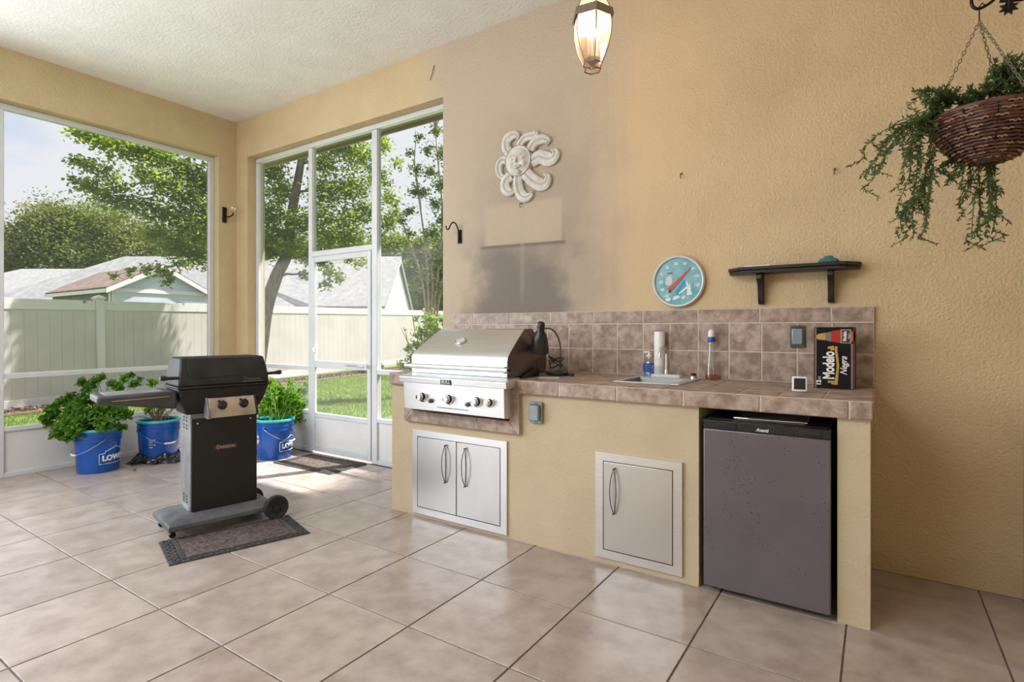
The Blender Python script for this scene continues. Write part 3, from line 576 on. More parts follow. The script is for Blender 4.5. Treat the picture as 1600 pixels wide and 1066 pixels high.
# garden shed
sh = thing('garden_shed', 'small shed with a brown shingle roof and pale blue gable above the fence', 'shed', (-18, 7.02, -.15))
def P3(L): return [(x + 18, y - 7.02, z + .15) for x, y, z in L]
M['shed_shade'] = noise_mat('shaded_grey_siding', (.13, .135, .14), (.19, .195, .20), 4, .8)  # shade of the side wall put into the siding colour
MB().box(-1.9, 2.05, -1.16, 1.16, 0, 2.40).build('wall', M['shed_shade'], sh)
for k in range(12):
    x = -1.85 + k * .33; MB().box(x, x + .325, -1.175, -1.161, .1, 2.36).build('siding_panel', M['shed_shade'], sh)
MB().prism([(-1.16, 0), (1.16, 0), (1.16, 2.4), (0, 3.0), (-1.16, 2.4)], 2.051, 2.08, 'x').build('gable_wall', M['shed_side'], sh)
for sgn in (-1, 1):
    k = .62 / 1.16
    q = [(-2.0, sgn * 1.30, 2.42 - .14 * k), (2.18, sgn * 1.30, 2.42 - .14 * k), (2.18, 0, 3.04), (-2.0, 0, 3.04)]
    MB().add(q + [(p[0], p[1], p[2] + .06) for p in q], [(0, 1, 2, 3), (7, 6, 5, 4), (0, 4, 5, 1), (1, 5, 6, 2), (2, 6, 7, 3), (3, 7, 4, 0)]).build('roof', M['roof_brown'], sh)
    MB().prism([(sgn * 1.31, 2.25), (sgn * 1.31, 2.37), (0, 3.06), (0, 2.94)], 2.181, 2.21, 'x').build('bargeboard', M['house_white'], sh)
    MB().box(2.05, 2.10, sgn * 1.16 - .05, sgn * 1.16 + .05, 0, 2.36).build('corner_board', M['house_white'], sh)
    MB().box(-2.0, 2.18, sgn * 1.31 - .012, sgn * 1.31 + .012, 2.27, 2.36).build('fascia', M['house_white'], sh)
MB().box(2.082, 2.105, -1.1, 1.1, 2.30, 2.40).build('gable_trim', M['house_white'], sh)
ca = thing('corrugated_sheet', 'dark corrugated sheet showing above the fence right of the shed', 'sheet', (-15.2, 8.0, 1.7))
mb = MB()
for k in range(16): mb.tube([(0, -.9 + k * .12, .2), (.6, -.9 + k * .12, .12)], .05, 6)
mb.build('sheet', M['gutter'], ca)
for y in (-.8, .8): MB().box(.5, .56, y - .03, y + .03, -1.83, .1).build('prop', M['gutter'], ca)

# ---------------- trees ----------------
def branch(mb, a, b, r0, r1, n=5, sag=.12, rg=random):
    a, b = Vector(a), Vector(b); L = (b - a).length; pts = []
    for i in range(n + 1):
        t = i / n; p = a.lerp(b, t); p.z += math.sin(t * PI) * sag * L
        if 0 < i < n: p += Vector((rg.uniform(-1, 1), rg.uniform(-1, 1), rg.uniform(-1, 1))) * L * .03
        pts.append(p)
    mb.tube(pts, [r0 + (r1 - r0) * i / n for i in range(n + 1)], 6)
def tree(name, label, group, trunk, clusters, leafm, n, size, r0, r1, barkm='bark', cat='tree', seed=1, twigs=True, sq=.85, shell=.55, br=.035):
    t = thing(name, label, cat, tuple(trunk[0]), group=group)
    mb = MB(); tp = smoothpath(trunk, 4); mb.tube(tp, [r0 + (r1 - r0) * i / (len(tp) - 1) for i in range(len(tp))], 12)
    mb.build('trunk', M[barkm], t, smooth=60, glob=True)
    if twigs:
        b_ = MB(); rg = random.Random(seed)
        nodes = [(p, br * 1.2) for p in tp[len(tp) // 3:]]
        for c in sorted(clusters, key=lambda c: min((p - Vector(c[:3])).length for p in tp)):
            c3 = Vector(c[:3]); a, ra = min(nodes, key=lambda q: (q[0] - c3).length + max(0, q[0].z - c3.z) * .8)
            branch(b_, a, c3, ra * .75, ra * .45, rg=rg, sag=.06); nodes.append((c3, max(.006, ra * .5)))
            for q in range(3):
                e = c3 + Vector((rg.uniform(-1, 1), rg.uniform(-1, 1), rg.uniform(-.8, .8))) * c[3]; branch(b_, c3, e, .008, .003, 3, rg=rg)
        b_.build('branches', M[barkm], t, smooth=60, glob=True)
    f = leaves('foliage', clusters, n, size, leafm, t, seed=seed, squash=sq, shell=shell); f['kind'] = 'stuff'
    return t
tree('maple_tree', 'large leafy tree with a leaning trunk just inside the fence', None, [Vector(p) for p in OAK_TRUNK], OAK_LEFT + OAK_RIGHT, M['oak_leaf'], 38000, .084, .17, .05, seed=3, shell=.25)
# multi-stemmed myrtle
my = thing('crape_myrtle', 'slender multi-stemmed small tree with sparse leaves right of the door', 'tree', tuple(MYRTLE_STEMS[0][0][:2]) + (-.125,))
for st in MYRTLE_STEMS:
    tp = smoothpath(st, 4); MB().tube(tp, [.03 - .022 * i / (len(tp) - 1) for i in range(len(tp))], 8).build('stem', M['pale_bark'], my, smooth=60, glob=True)
b_ = MB(); rg = random.Random(4)
allp = [Vector(p) for st in MYRTLE_STEMS for p in smoothpath(st, 3)]
for c in MYRTLE:
    c3 = Vector(c[:3]); a = min(allp, key=lambda p: (p - c3).length + max(0, p.z - c3.z) * 1.5)
    for q in range(5):
        e = c3 + Vector((rg.uniform(-1, 1), rg.uniform(-1, 1), rg.uniform(-.6, 1))) * c[3]; branch(b_, a, e, .008, .002, 4, rg=rg)
b_.build('branches', M['pale_bark'], my, smooth=60, glob=True)
f = leaves('foliage', MYRTLE, 5600, .065, M['myrtle_leaf'], my, seed=8, shell=.1); f['kind'] = 'stuff'
# bright shrub near the grill
sr = thing('rose_shrub', 'bright green leggy shrub seen past the built-in grill hood', 'shrub', (SHRUB[0][0], SHRUB[0][1], -.125))
base = Vector((SHRUB[0][0], SHRUB[0][1], -.125)); rg = random.Random(9); b_ = MB()
for c in SHRUB:
    for q in range(3): branch(b_, base + Vector((rg.uniform(-.05, .05), rg.uniform(-.05, .05), 0)), Vector(c[:3]) + Vector((rg.uniform(-1, 1), rg.uniform(-1, 1), rg.uniform(-1, 1))) * c[3], .01, .003, 6, .04, rg)
b_.build('stems', M['dead'], sr, smooth=60, glob=True)
f = leaves('foliage', SHRUB, 1500, .055, M['shrub_leaf'], sr, seed=10, shell=.1, narrow=.6); f['kind'] = 'stuff'
# trees beyond the houses, one thing each
def far_tree(cl, label, lm, n, size, seed, sq=.9):
    xs_ = [c[0] for c in cl]; ys_ = [c[1] for c in cl]; zt = max(c[2] for c in cl); b = Vector((sum(xs_) / len(xs_), sum(ys_) / len(ys_), -.13))
    tree('background_tree', label, None, [b, b + Vector((.1, 0, zt * .35)), b + Vector((0, .2, zt * .8))], cl, lm, n, size, .25, .08, seed=seed, sq=sq, br=.05, shell=.5)
FL = FAR_LEFT
far_tree([FL[15], FL[0], FL[1]], 'dark rounded tree at the left edge behind the hipped roof', M['far_leaf'], 7700, .20, 11)
far_tree([FL[2], FL[3], FL[8], FL[4]], 'tall olive tree peaking left of the brown shed', M['far_leaf'], 13200, .20, 12)
far_tree([FL[5], FL[9], FL[6], FL[10]], 'olive green tree directly above the brown shed roof', M['far_leaf2'], 13200, .20, 13)
far_tree([FL[7], FL[11], FL[12]], 'dense tree above the right end of the shed gable', M['far_leaf'], 9900, .20, 14)
far_tree([FL[13], FL[14]], 'far tree mostly hidden behind the maple crown', M['far_leaf2'], 5500, .20, 15)
FM = FAR_MID
far_tree([FM[0], FM[7], FM[3]], 'pale green tree just right of the white gable', M['far_leaf2'], 8800, .24, 16)
far_tree([FM[1], FM[4], FM[6]], 'broad green tree behind the slender myrtle stems', M['far_leaf2'], 11000, .24, 17)
far_tree([FM[2], FM[5], FM[8]], 'green tree at the right edge of the door window', M['far_leaf2'], 11000, .24, 18)
far_tree(FAR_RIGHT, 'low far tree above the long grey roof', M['far_leaf2'], 8800, .24, 19)
# tree standing beside the porch, it shades the sun from the right half of the screen
tree('yard_tree', 'leafy tree close to the porch beyond the kitchen wall', None, [Vector((0, 7.4, -.13)), Vector((.05, 7.2, 2)), Vector((-.1, 7.2, 4.4)), Vector((-.2, 7.1, 6.6))],
     [(-.5, 6.9, 5.8, .9), (.2, 7.3, 6.5, 1.1), (-.7, 7.2, 6.9, .9), (-.3, 6.3, 7.2, 1.0), (.4, 7.6, 7.8, 1.2), (-.6, 7.7, 8.2, .9), (-.6, 6.7, 8.3, .9), (.0, 8.2, 9.1, 1.1), (-.5, 8.0, 9.4, 1)], M['oak_leaf'], 16000, .14, .16, .05, seed=21)
# small solar light staked in the mulch
sl = thing('path_light', 'little bronze stake light in the mulch behind the door screen', 'light', (-11.267, 10.52, -.125))
MB().tube([(0, 0, 0), (0, 0, .28)], .01).build('stake', M['brass'], sl, smooth=40)
MB().lathe([(.035, .26), (.05, .30), (.05, .36), (.0, .36)], 16).build('lens', M['brass'], sl, smooth=40)
MB().lathe([(.075, .36), (.05, .40), (.0, .42)], 16).build('cap', M['brass'], sl, smooth=40)

# ---------------- outdoor kitchen: masonry ----------------
ms = MB()
ms.box(-2.70, -2.50, 2.61, 3.285, 0, .84); ms.box(-2.50, -1.74, 2.61, 3.285, 0, .665)
ms.box(-1.74, -.691, 2.61, 2.70, 0, .84); ms.box(-1.74, -1.66, 2.70, 3.285, 0, .84); ms.box(-.75, -.691, 2.70, 3.285, 0, .84)
ms.box(-.135, -.022, 2.61, 3.285, 0, .84); ms.box(-.691, -.135, 3.20, 3.285, 0, .84)
base = ms.build('counter_base', noise_mat('counter_stucco', (.51, .415, .285), (.57, .465, .325), 3, .85, bump=.35, bscale=70, bdist=.010, coord='World', spec=.25))
tag(base, 'tan stucco base of the outdoor kitchen counter with steel doors set in it', 'counter')

ct = thing('countertop', 'brown ceramic tiled countertop on the stucco base', 'countertop', (-1.36, 2.93, .84))
for b in ((-2.70, -2.505, 2.5835, 3.285, .841, .9125), (-1.735, -1.1951, 2.5835, 3.285, .841, .9125), (-.8549, -.018, 2.5835, 3.285, .841, .9125), (-1.195, -.855, 2.5835, 2.80, .841, .9125), (-1.195, -.855, 3.19, 3.285, .841, .9125),
          (-2.558, -2.4921, 2.5845, 2.609, .612, .84), (-1.7379, -1.672, 2.5845, 2.609, .612, .84), (-2.492, -1.738, 2.5845, 2.609, .612, .678)):
    MB().box(*b).build('tile_bed', M['light_grout'], ct, glob=True)


g = .0028
def ttile(x0, x1, y0, y1): MB().chbox(x0 + g, x1 - g, y0 + g, y1 - g, .906, .915, .002).build('tile', M['ctile'], ct, glob=True)
xj = [-.012, -.186] + [-.186 - .168 * k for k in range(1, 9)] + [-1.735]; xj = xj[:]
yj = [2.585, 2.768, 2.936, 3.104, 3.275]
for i in range(len(xj) - 1):
    x1, x0 = xj[i], xj[i + 1]
    for j in range(4):
        y0, y1 = yj[j], yj[j + 1]
        if x0 < -.86 and x1 > -1.19:
            if j == 0: ttile(x0, x1, y0, 2.80)
            if j == 3: ttile(x0, x1, 3.19, y1)
            continue
        ttile(x0, x1, y0, y1)
for j in range(4): ttile(-2.70, -2.505, yj[j], yj[j + 1])
def ftile(x0, x1, z0, z1): MB().chbox(x0 + g, x1 - g, 2.580, 2.593, z0 + g, z1 - g, .004, ax='-y').build('trim_tile', M['ctile'], ct, glob=True)
fx = [-1.738, -1.417, -1.088, -.756, -.422, -.092, -.010]
for a, b in zip(fx, fx[1:]): ftile(a, b, .838, .914)
ftile(-2.70, -2.492, .838, .914)
for a, b in ((2.595, 2.93), (2.93, 3.27)):
    MB().box(-.0175, -.009, a + g, b - g, .84, .912).build('trim_tile', M['ctile'], ct, glob=True)
    MB().box(-2.712, -2.7015, a + g, b - g, .84, .912).build('trim_tile', M['ctile'], ct, glob=True)
def ptile(pts):
    MB().prism(pts, 2.582, 2.593, 'y').build('trim_tile', M['ctile'], ct, glob=True, bevel=.003)
w7 = .069
ptile([(-1.669, .611), (-1.669, .836), (-1.738, .836), (-1.738, .683)])
ptile([(-1.672, .608), (-1.741, .679), (-1.959, .679), (-1.959, .608)])
ptile([(-1.963, .608), (-1.963, .679), (-2.279, .679), (-2.279, .608)])
ptile([(-2.283, .608), (-2.283, .679), (-2.489, .679), (-2.559, .608)])
ptile([(-2.562, .611), (-2.492, .683), (-2.492, .836), (-2.562, .836)])

bs = thing('backsplash', 'brown ceramic tile backsplash on the wall behind the counter', 'backsplash', (-1.36, 3.285, .915))
MB().box(-2.72, -.012, 3.2722, 3.289, .916, 1.318).build('tile_bed', M['light_grout'], bs, glob=True)
def wtile(x0, x1, z0, z1): MB().chbox(x0 + g, x1 - g, 3.270, 3.2790, z0 + g, z1 - g, .003, ax='-y').build('tile', M['ctile'], bs, glob=True)
tj = [-2.72, -2.525, -2.195, -1.862, -1.538, -1.205, -.871, -.538, -.197, -.012]
for a, b in zip(tj, tj[1:]): wtile(a, b, 1.237, 1.318)
sj = [-.012, -.194, -.354, -.528, -.699, -.871, -1.037, -1.204, -1.375, -1.544, -1.555, -1.72, -1.885, -2.05, -2.215, -2.38, -2.545, -2.60, -2.72]
sj.remove(-1.555)
for a, b in zip(sj[1:], sj): wtile(a, b, 1.076, 1.237); wtile(a, b, .917, 1.076)

# ---------------- steel access doors ----------------
def arc_handle(parent, x, z0, z1):
    zc, hh = (z0 + z1) / 2, (z1 - z0) / 2; pts = []
    for sg in (1, -1):
        for k in range(12):
            t = -1 + 2 * k / 12 if sg > 0 else 1 - 2 * k / 12
            pts.append((x + sg * .017 * (1 - t * t), 2.572 + .015 * abs(t) ** 3, zc + t * hh))
    mb = MB().tube(pts, .0028, 6, closed=True); mb.tube([(x, 2.573, z0 + .004), (x, 2.594, z0 + .004)], .004, 6); mb.tube([(x, 2.573, z1 - .004), (x, 2.594, z1 - .004)], .004, 6)
    mb.build('handle', M['gunmetal'], parent, glob=True, smooth=50)
def steel_doors(name, label, x0, x1, z0, z1, splits, handles):
    t = thing(name, label, 'cabinet door', ((x0 + x1) / 2, 2.605, z0)); f = .042
    fr = MB(); fr.box(x0, x0 + f, 2.596, 2.6095, z0, z1); fr.box(x1 - f, x1, 2.596, 2.6095, z0, z1); fr.box(x0 + f, x1 - f, 2.596, 2.6095, z0, z0 + f); fr.box(x0 + f, x1 - f, 2.596, 2.6095, z1 - f, z1)
    fr.build('frame', M['steel'], t, glob=True)
    MB().box(x0 + f, x1 - f, 2.6055, 2.6095, z0 + f, z1 - f).build('gasket', M['black'], t, glob=True)
    for (a, b), hx in zip(splits, handles):
        d = MB().box(a, b, 2.5945, 2.605, z0 + f + .004, z1 - f - .004).build('door', M['steel_dull'], t, glob=True, bevel=.002)
        arc = thing_mb = None
        arc_handle(d, hx, z1 - .07 - .235, z1 - .07)
    return t
steel_doors('access_doors', 'double stainless steel doors under the built-in grill', -2.501, -1.765, .020, .558, [(-2.455, -2.137), (-2.132, -1.811)], [-2.215, -2.059])
steel_doors('access_door', 'single stainless steel door between the grill and the fridge', -1.210, -.765, .032, .571, [(-1.164, -.811)], [-1.104])

# ---------------- built-in grill ----------------
bg_ = thing('built_in_grill', 'stainless steel built-in gas grill with a closed hood in the counter', 'grill', (-2.115, 2.8, .68))
MB().box(-2.478, -1.755, 2.60, 3.02, .69, .925).build('firebox', M['steel'], bg_, glob=True)
MB().prism([(2.50, .705), (2.492, .875), (2.598, .875), (2.598, .705)], -2.478, -1.712, 'x').build('control_panel', M['steel'], bg_, glob=True, bevel=.003)
MB().prism([(2.482, .872), (2.478, .905), (2.484, .912), (2.57, .925), (2.62, .925), (2.62, .872)], -2.502, -1.688, 'x').build('drip_lip', M['steel'], bg_, glob=True, bevel=.003)
hd = MB(); prof = [(2.577, .928, 0), (2.577, 1.022, 0), (2.580, 1.034, 0), (2.590, 1.048, .001), (2.61, 1.066, .003), (2.70, 1.128, .018), (2.80, 1.193, .034), (2.812, 1.199, .036), (2.83, 1.204, .037), (2.90, 1.204, .037), (2.99, 1.14, .02), (3.01, 1.05, 0), (3.01, .928, 0)]
n = len(prof); hd.add([(-2.49 + d, y, z) for y, z, d in prof] + [(-1.745 - d, y, z) for y, z, d in prof], [(i, i + 1, n + i + 1, n + i) for i in range(n - 1)])
hood = hd.build('hood', M['steel'], bg_, glob=True, smooth=35, fix=False)
M['hood_side'] = noise_mat('dark_brown_steel', (.16, .12, .10), (.26, .21, .18), 3, .4, .8)  # darker, browner steel for the two hood ends
for sx, dx in ((-2.49, 1), (-1.745, -1)):
    MB().add([(sx + dx * d, y, z) for y, z, d in prof] + [(sx + dx * (d + .004), y, z) for y, z, d in prof], [tuple(range(n)), tuple(range(2 * n - 1, n - 1, -1))] + [(i, (i + 1) % n, (i + 1) % n + n, i + n) for i in range(n)]).build('hood_side', M['hood_side'], bg_, glob=True)
hb = MB().tube([(-2.497, 2.532, .972), (-1.712, 2.532, .972)], .0155, 14).build('hood_handle', M['steel'], bg_, glob=True, smooth=60)
for x in (-2.475, -1.728):
    MB().lathe([(.0, -.005), (.017, -.005), (.019, 0), (.019, .018), (.012, .02), (.012, .045)], 14, M=Matrix.Translation((x, 2.528, .972)) @ Matrix.Rotation(R(-90), 4, 'X')).build('handle_mount', M['black'], bg_, glob=True, smooth=40)
sl_ = math.atan2(.153, .24)
gm = Matrix.Translation((-2.18, 2.694, 1.125)) @ Matrix.Rotation(sl_, 4, 'X')
MB().lathe([(.042, 0), (.045, .004), (.040, .011), (.033, .010), (.032, .006), (0, .006)], 32, M=gm, sx=1, sy=.78).build('temperature_gauge', M['chrome'], bg_, glob=True, smooth=40)
MB().lathe([(.031, .0065), (0, .0068)], 24, M=gm, sx=1, sy=.78).build('gauge_dial', plain('pale_dial', (.55, .55, .55), .3), bg_, glob=True)
PF = Matrix.Rotation(R(90), 4, 'X')
for x, r in ((-2.317, .031), (-2.106, .031), (-1.898, .031), (-1.808, .026)):
    T_ = Matrix.Translation((x, 2.4955, .790)) @ PF
    b = MB().lathe([(r * 1.12, 0), (r * 1.12, .004), (r * .95, .007)], 24, M=T_).build('knob_bezel', M['chrome'], bg_, glob=True, smooth=40)
    MB().lathe([(r * .86, .005), (r * .84, .018), (r * .8, .02)], 24, M=T_).build('knob_skirt', M['black'], b, glob=True, smooth=40)
    MB().lathe([(r * .72, .02), (r * .72, .036), (r * .62, .043), (.0, .045)], 24, M=T_).build('knob', M['chrome'], b, glob=True, smooth=40)
for x in (-2.249, -1.963):
    MB().lathe([(.014, 0), (.014, .012), (.010, .022), (0, .023)], 16, M=Matrix.Translation((x, 2.497, .768)) @ PF).build('igniter_button', M['gunmetal'], bg_, glob=True, smooth=40)
MB().box(-2.2, -1.965, 2.4985, 2.504, .730, .734).build('drip_tray_slot', M['black'], bg_, glob=True)
bd = MB().box(-2.160, -2.078, 2.4765, 2.4795, .874, .904).build('badge', M['black'], bg_, glob=True)
text_obj('badge_lettering', 'BULL', .030, M['chrome'], bg_, world_of(bg_).inverted() @ Matrix.Translation((-2.119, 2.476, .889)) @ FRONT, sx=1.0, bold=.0006)

# ---------------- fridge ----------------
fr_ = thing('mini_fridge', 'dark grey mini fridge with a black top edge in the counter niche', 'fridge', (-.41, 2.85, .0))
MB().box(-.66, -.165, 2.63, 3.14, .02, .79).build('cabinet', M['black'], fr_, glob=True, bevel=.004)
def fridge_mat():
    m = noise_mat('speckled_grey_steel', (.165, .15, .175), (.20, .185, .21), 2, .36, .6)
    t = m.node_tree; L = t.links.new; b = t.nodes['Principled BSDF']; src = b.inputs['Base Color'].links[0].from_socket
    tx = N(t, 'ShaderNodeNewGeometry'); v = N(t, 'ShaderNodeTexVoronoi'); v.inputs['Scale'].default_value = 70; L(tx.outputs['Position'], v.inputs[0])
    lt = N(t, 'ShaderNodeMath', operation='LESS_THAN'); L(v.outputs['Distance'], lt.inputs[0]); lt.inputs[1].default_value = .17
    n2 = N(t, 'ShaderNodeTexNoise'); n2.inputs['Scale'].default_value = 9; L(tx.outputs['Position'], n2.inputs[0]); g2 = N(t, 'ShaderNodeMath', operation='GREATER_THAN'); L(n2.outputs[0], g2.inputs[0]); g2.inputs[1].default_value = .56
    ml = N(t, 'ShaderNodeMath', operation='MULTIPLY'); L(lt.outputs[0], ml.inputs[0]); L(g2.outputs[0], ml.inputs[1])
    mx = N(t, 'ShaderNodeMix', data_type='RGBA'); L(ml.outputs[0], mx.inputs[0]); L(src, mx.inputs[6]); mx.inputs[7].default_value = (.04, .04, .045, 1); L(mx.outputs[2], b.inputs['Base Color'])
    return m
MB().box(-.663, -.157, 2.58, 2.625, .03, .748).build('door', fridge_mat(), fr_, glob=True, bevel=.005)
tp_ = MB().box(-.663, -.157, 2.582, 2.625, .749, .788); tp_.box(-.60, -.52, 2.578, 2.583, .757, .778); tp_.box(-.27, -.19, 2.578, 2.583, .757, .778)
tp_.build('door_handle_trim', M['black'], fr_, glob=True, bevel=.003)
for x in (-.63, -.2): MB().lathe([(.018, 0), (.018, .02)], 12, (x, 2.66, 0)).build('foot', M['black'], fr_, glob=True)
text_obj('lettering', 'Avanti', .021, M['white_ink'], fr_, world_of(fr_).inverted() @ Matrix.Translation((-.415, 2.5815, .762)) @ FRONT, sx=.9, shear=.3, bold=.0004)
tr = thing('serving_tray', 'shallow silver tray lying on top of the mini fridge', 'tray', (-.40, 2.84, .791), R(2))
MB().chbox(-.137, .137, -.205, .205, 0, .006, .002).build('tray_base', M['steel'], tr, bevel=.001)
q = [(-.143, -.21), (.143, -.21), (.143, .21), (-.143, .21)]
MB().tube([(x, y, .009) for x, y in q], .006, 8, closed=True).build('rim', M['chrome'], tr, smooth=50)

# ---------------- electrical covers ----------------
def cover(name, label, x, y, z0, z1, wd, dp, flap):
    t = thing(name, label, 'outlet', (x, y, z0)); h = z1 - z0
    MB().box(-wd / 2, wd / 2, -dp * .45, 0, 0, h).build('back_box', M['gunmetal'] if flap else M['grey_paint'], t, bevel=.003)
    MB().box(-wd / 2 + .009, wd / 2 - .009, -dp, -dp * .46, .015, h - .015).build('lid', M['grey_paint'], t, bevel=.006)
    for z in (.008, h - .008): MB().lathe([(.004, 0), (.003, .003), (0, .003)], 10, M=Matrix.Translation((0, -dp * .46, z)) @ PF).build('screw', M['gunmetal'], t)
    MB().tube([(-wd * .3, -dp * .9, h - .01), (wd * .3, -dp * .9, h - .01)], .004, 8).build('hinge', M['gunmetal'], t, smooth=40)
cover('outlet_cover', 'grey weatherproof outlet cover on the tile backsplash beside the carton', -.351, 3.269, 1.104, 1.221, .072, .022, True)
cover('outlet_cover', 'grey weatherproof outlet cover on the stucco right of the grill controls', -1.566, 2.609, .683, .80, .078, .045, False)

# ---------------- sink and things on the counter ----------------
sk = thing('bar_sink', 'small stainless drop-in bar sink with faucet set in the counter', 'sink', (-1.01, 3.0, .916))
mb = MB(); X0, X1, Y0, Y1 = -1.195, -.835, 2.79, 3.205; bx0, bx1, by0, by1 = -1.165, -.885, 2.815, 3.11; zr = .921
mb.box(X0, bx0, Y0, Y1, .9155, zr); mb.box(bx1, X1, Y0, Y1, .9155, zr); mb.box(bx0, bx1, Y0, by0, .9155, zr); mb.box(bx0, bx1, by1, Y1, .9155, zr)
mb.build('rim', M['steel'], sk, glob=True, bevel=.002)
mb = MB(); o_ = [(bx0, by0), (bx1, by0), (bx1, by1), (bx0, by1)]; i_ = [(bx0 + .03, by0 + .03), (bx1 - .03, by0 + .03), (bx1 - .03, by1 - .03), (bx0 + .03, by1 - .03)]
mb.add([(x, y, .9205) for x, y in o_] + [(x, y, .79) for x, y in i_], [(0, 1, 5, 4), (1, 2, 6, 5), (2, 3, 7, 6), (3, 0, 4, 7), (4, 5, 6, 7)])
mb.build('bowl', plain('dark_steel_bowl', (.22, .22, .21), .45, .7), sk, glob=True, fix=False)
fc = thing('faucet', 'chrome gooseneck faucet with two clear acrylic knobs on the sink deck', 'faucet', (-1.02, 3.155, .9215))
MB().chbox(-.085, .085, -.024, .024, 0, .018, .006).build('deck_plate', M['white_alu'], fc, bevel=.003)
MB().tube(smoothpath([(0, 0, .018), (0, 0, .12), (0, -.004, .15), (-.006, -.03, .178), (-.01, -.065, .165), (-.012, -.08, .135), (-.012, -.082, .115)], 5), .0085, 10).build('spout', M['chrome'], fc, smooth=60)
MB().lathe([(.012, .018), (.012, .04), (.009, .045)], 14).build('spout_collar', M['chrome'], fc, smooth=40)
for x in (-.06, .06): MB().lathe([(.008, .018), (.010, .026), (.023, .030), (.027, .062), (.022, .066), (0, .066)], 10, (x, 0, 0)).build('knob', M['glass'], fc)
st = thing('sink_stopper', 'small dark basket strainer sitting on the right rim of the sink', 'strainer', (-.868, 3.165, .9215))
MB().lathe([(.020, 0), (.022, .012), (.018, .016), (0, .016)], 16).build('cup', M['chrome'], st, smooth=40)
MB().lathe([(.012, .016), (.016, .026), (.012, .03), (0, .03)], 14).build('grip', M['black'], st, smooth=40)
sp_ = thing('soap_bottle', 'clear pump bottle of blue-labelled dish soap left of the faucet', 'bottle', (-1.150, 3.228, .9155))
MB().lathe([(.028, 0), (.034, .006), (.037, .04), (.036, .08), (.026, .10), (.013, .108), (.013, .118)], 18, sy=.6).build('bottle', M['glass'], sp_, smooth=60)
MB().lathe([(.0375, .028), (.0382, .05), (.0372, .082)], 18, cap=False, sy=.61).build('label', plain('blue_label', (.03, .08, .30), .4), sp_, smooth=60)
mb = MB().lathe([(.014, .118), (.014, .13), (.006, .132), (.006, .148)], 14); mb.tube([(0, 0, .148), (-.03, -.008, .146)], .005, 8); mb.build('pump', M['white'], sp_, smooth=40)
MB().lathe([(.031, .004), (.031, .022), (0, .022)], 18, sy=.58).build('liquid', plain('blue_soap', (.10, .25, .6), .2), sp_, smooth=60)
tw = thing('paper_roll', 'tall narrow white paper roll standing behind the sink', 'paper roll', (-1.088, 3.236, .9155))
MB().lathe([(.031, 0), (.032, .004), (.032, .268), (.030, .271), (.012, .271), (.012, .262)], 28).build('paper', M['white'], tw, smooth=40)
MB().lathe([(.0118, .0), (.0118, .2705), (.0098, .2705)], 14).build('core', plain('cardboard', (.35, .25, .16), .8), tw, smooth=40)
bt = thing('flask_bottle', 'clear tapered bottle with white cap and amber dregs right of the sink', 'bottle', (-.785, 3.232, .9155))
MB().lathe([(.034, 0), (.036, .004), (.035, .03), (.026, .11), (.019, .17), (.017, .215)], 20).build('glass', M['glass'], bt, smooth=60)
MB().lathe([(.0325, .003), (.033, .028), (0, .028)], 20).build('liquid', M['amber_liquid'], bt, smooth=60)
MB().lathe([(.019, .212), (.0205, .216), (.0205, .240), (.019, .242)], 18).build('neck_band', plain('blue_band', (.01, .07, .35), .4), bt, smooth=40)
MB().lathe([(.018, .242), (.0195, .25), (.018, .272), (.011, .282), (0, .285)], 18).build('cap', M['white'], bt, smooth=60)
td = thing('weather_display', 'small white tilted digital display near the right counter edge', 'thermometer', (-.291, 2.785, .9155), R(-8), rot=(R(-14), 0, R(6)))
MB().box(-.031, .031, -.007, .007, .003, .072).build('case', M['white'], td, bevel=.005)
MB().box(-.023, .023, -.0085, -.0068, .012, .063).build('screen', plain('dark_lcd', (.02, .022, .03), .15), td)
MB().box(-.012, .012, .0068, .045, .001, .006).build('stand', M['white'], td)
pd = thing('paper_sheet', 'pale flat sheet lying beside the desk lamp base', 'paper', (-1.60, 2.80, .9155), R(25))
MB().box(-.06, .06, -.045, .045, 0, .003).build('sheet', plain('mint_paper', (.50, .56, .50), .6), pd)
ws = thing('grill_scraper', 'black wedge-shaped scraper leaning between grill hood and lamp', 'tool', (-1.708, 2.77, .9155), R(2))
MB().prism([(-.10, 0), (.10, 0), (.11, .05), (.085, .055)], -.025, .0, 'x').build('wedge', M['black'], ws, bevel=.003)
MB().tube([(-.012, .095, .05), (-.012, .10, .11)], [.006, .003], 8).build('spike', M['black'], ws, smooth=40)

# desk lamp
dl = thing('desk_lamp', 'black gooseneck desk lamp on the counter beside the grill hood', 'lamp', (-1.645, 2.99, .9155))
MB().lathe([(.066, 0), (.068, .006), (.066, .020), (.03, .026), (.012, .034), (0, .034)], 28).build('base', M['black'], dl, smooth=40)
MB().tube(smoothpath([(.005, .02, .03), (.006, .02, .12), (.006, .01, .20), (.003, -.04, .265), (-.008, -.09, .29), (-.02, -.13, .29)], 8), .0055, 8).build('gooseneck', M['brass'], dl, smooth=60)
cp = [(math.cos(a) * (.035 + .012 * math.sin(3.1 * a)) - .01, -.02 + math.sin(a * 1.1) * .03, .032 + .016 * (1 + math.sin(a * 1.7)) + .004 * a) for a in [k * .45 for k in range(40)]]
cp += [(-.03, -.03, .09), (.02, -.02, .11), (.05, -.03, .06), (.085, -.02, .012), (.10, -.015, .008)]
MB().tube(cp, .0035, 6).build('cord', M['black'], dl, smooth=60)
MB().box(.088, .115, -.028, -.004, 0, .018).build('plug', M['black'], dl, bevel=.003)
SM = Matrix.Translation((-.030, -.155, .330)) @ Matrix.Diagonal((.82, .82, 1, 1)) @ Matrix.Rotation(R(12), 4, 'Y') @ Matrix.Rotation(R(10), 4, 'X')
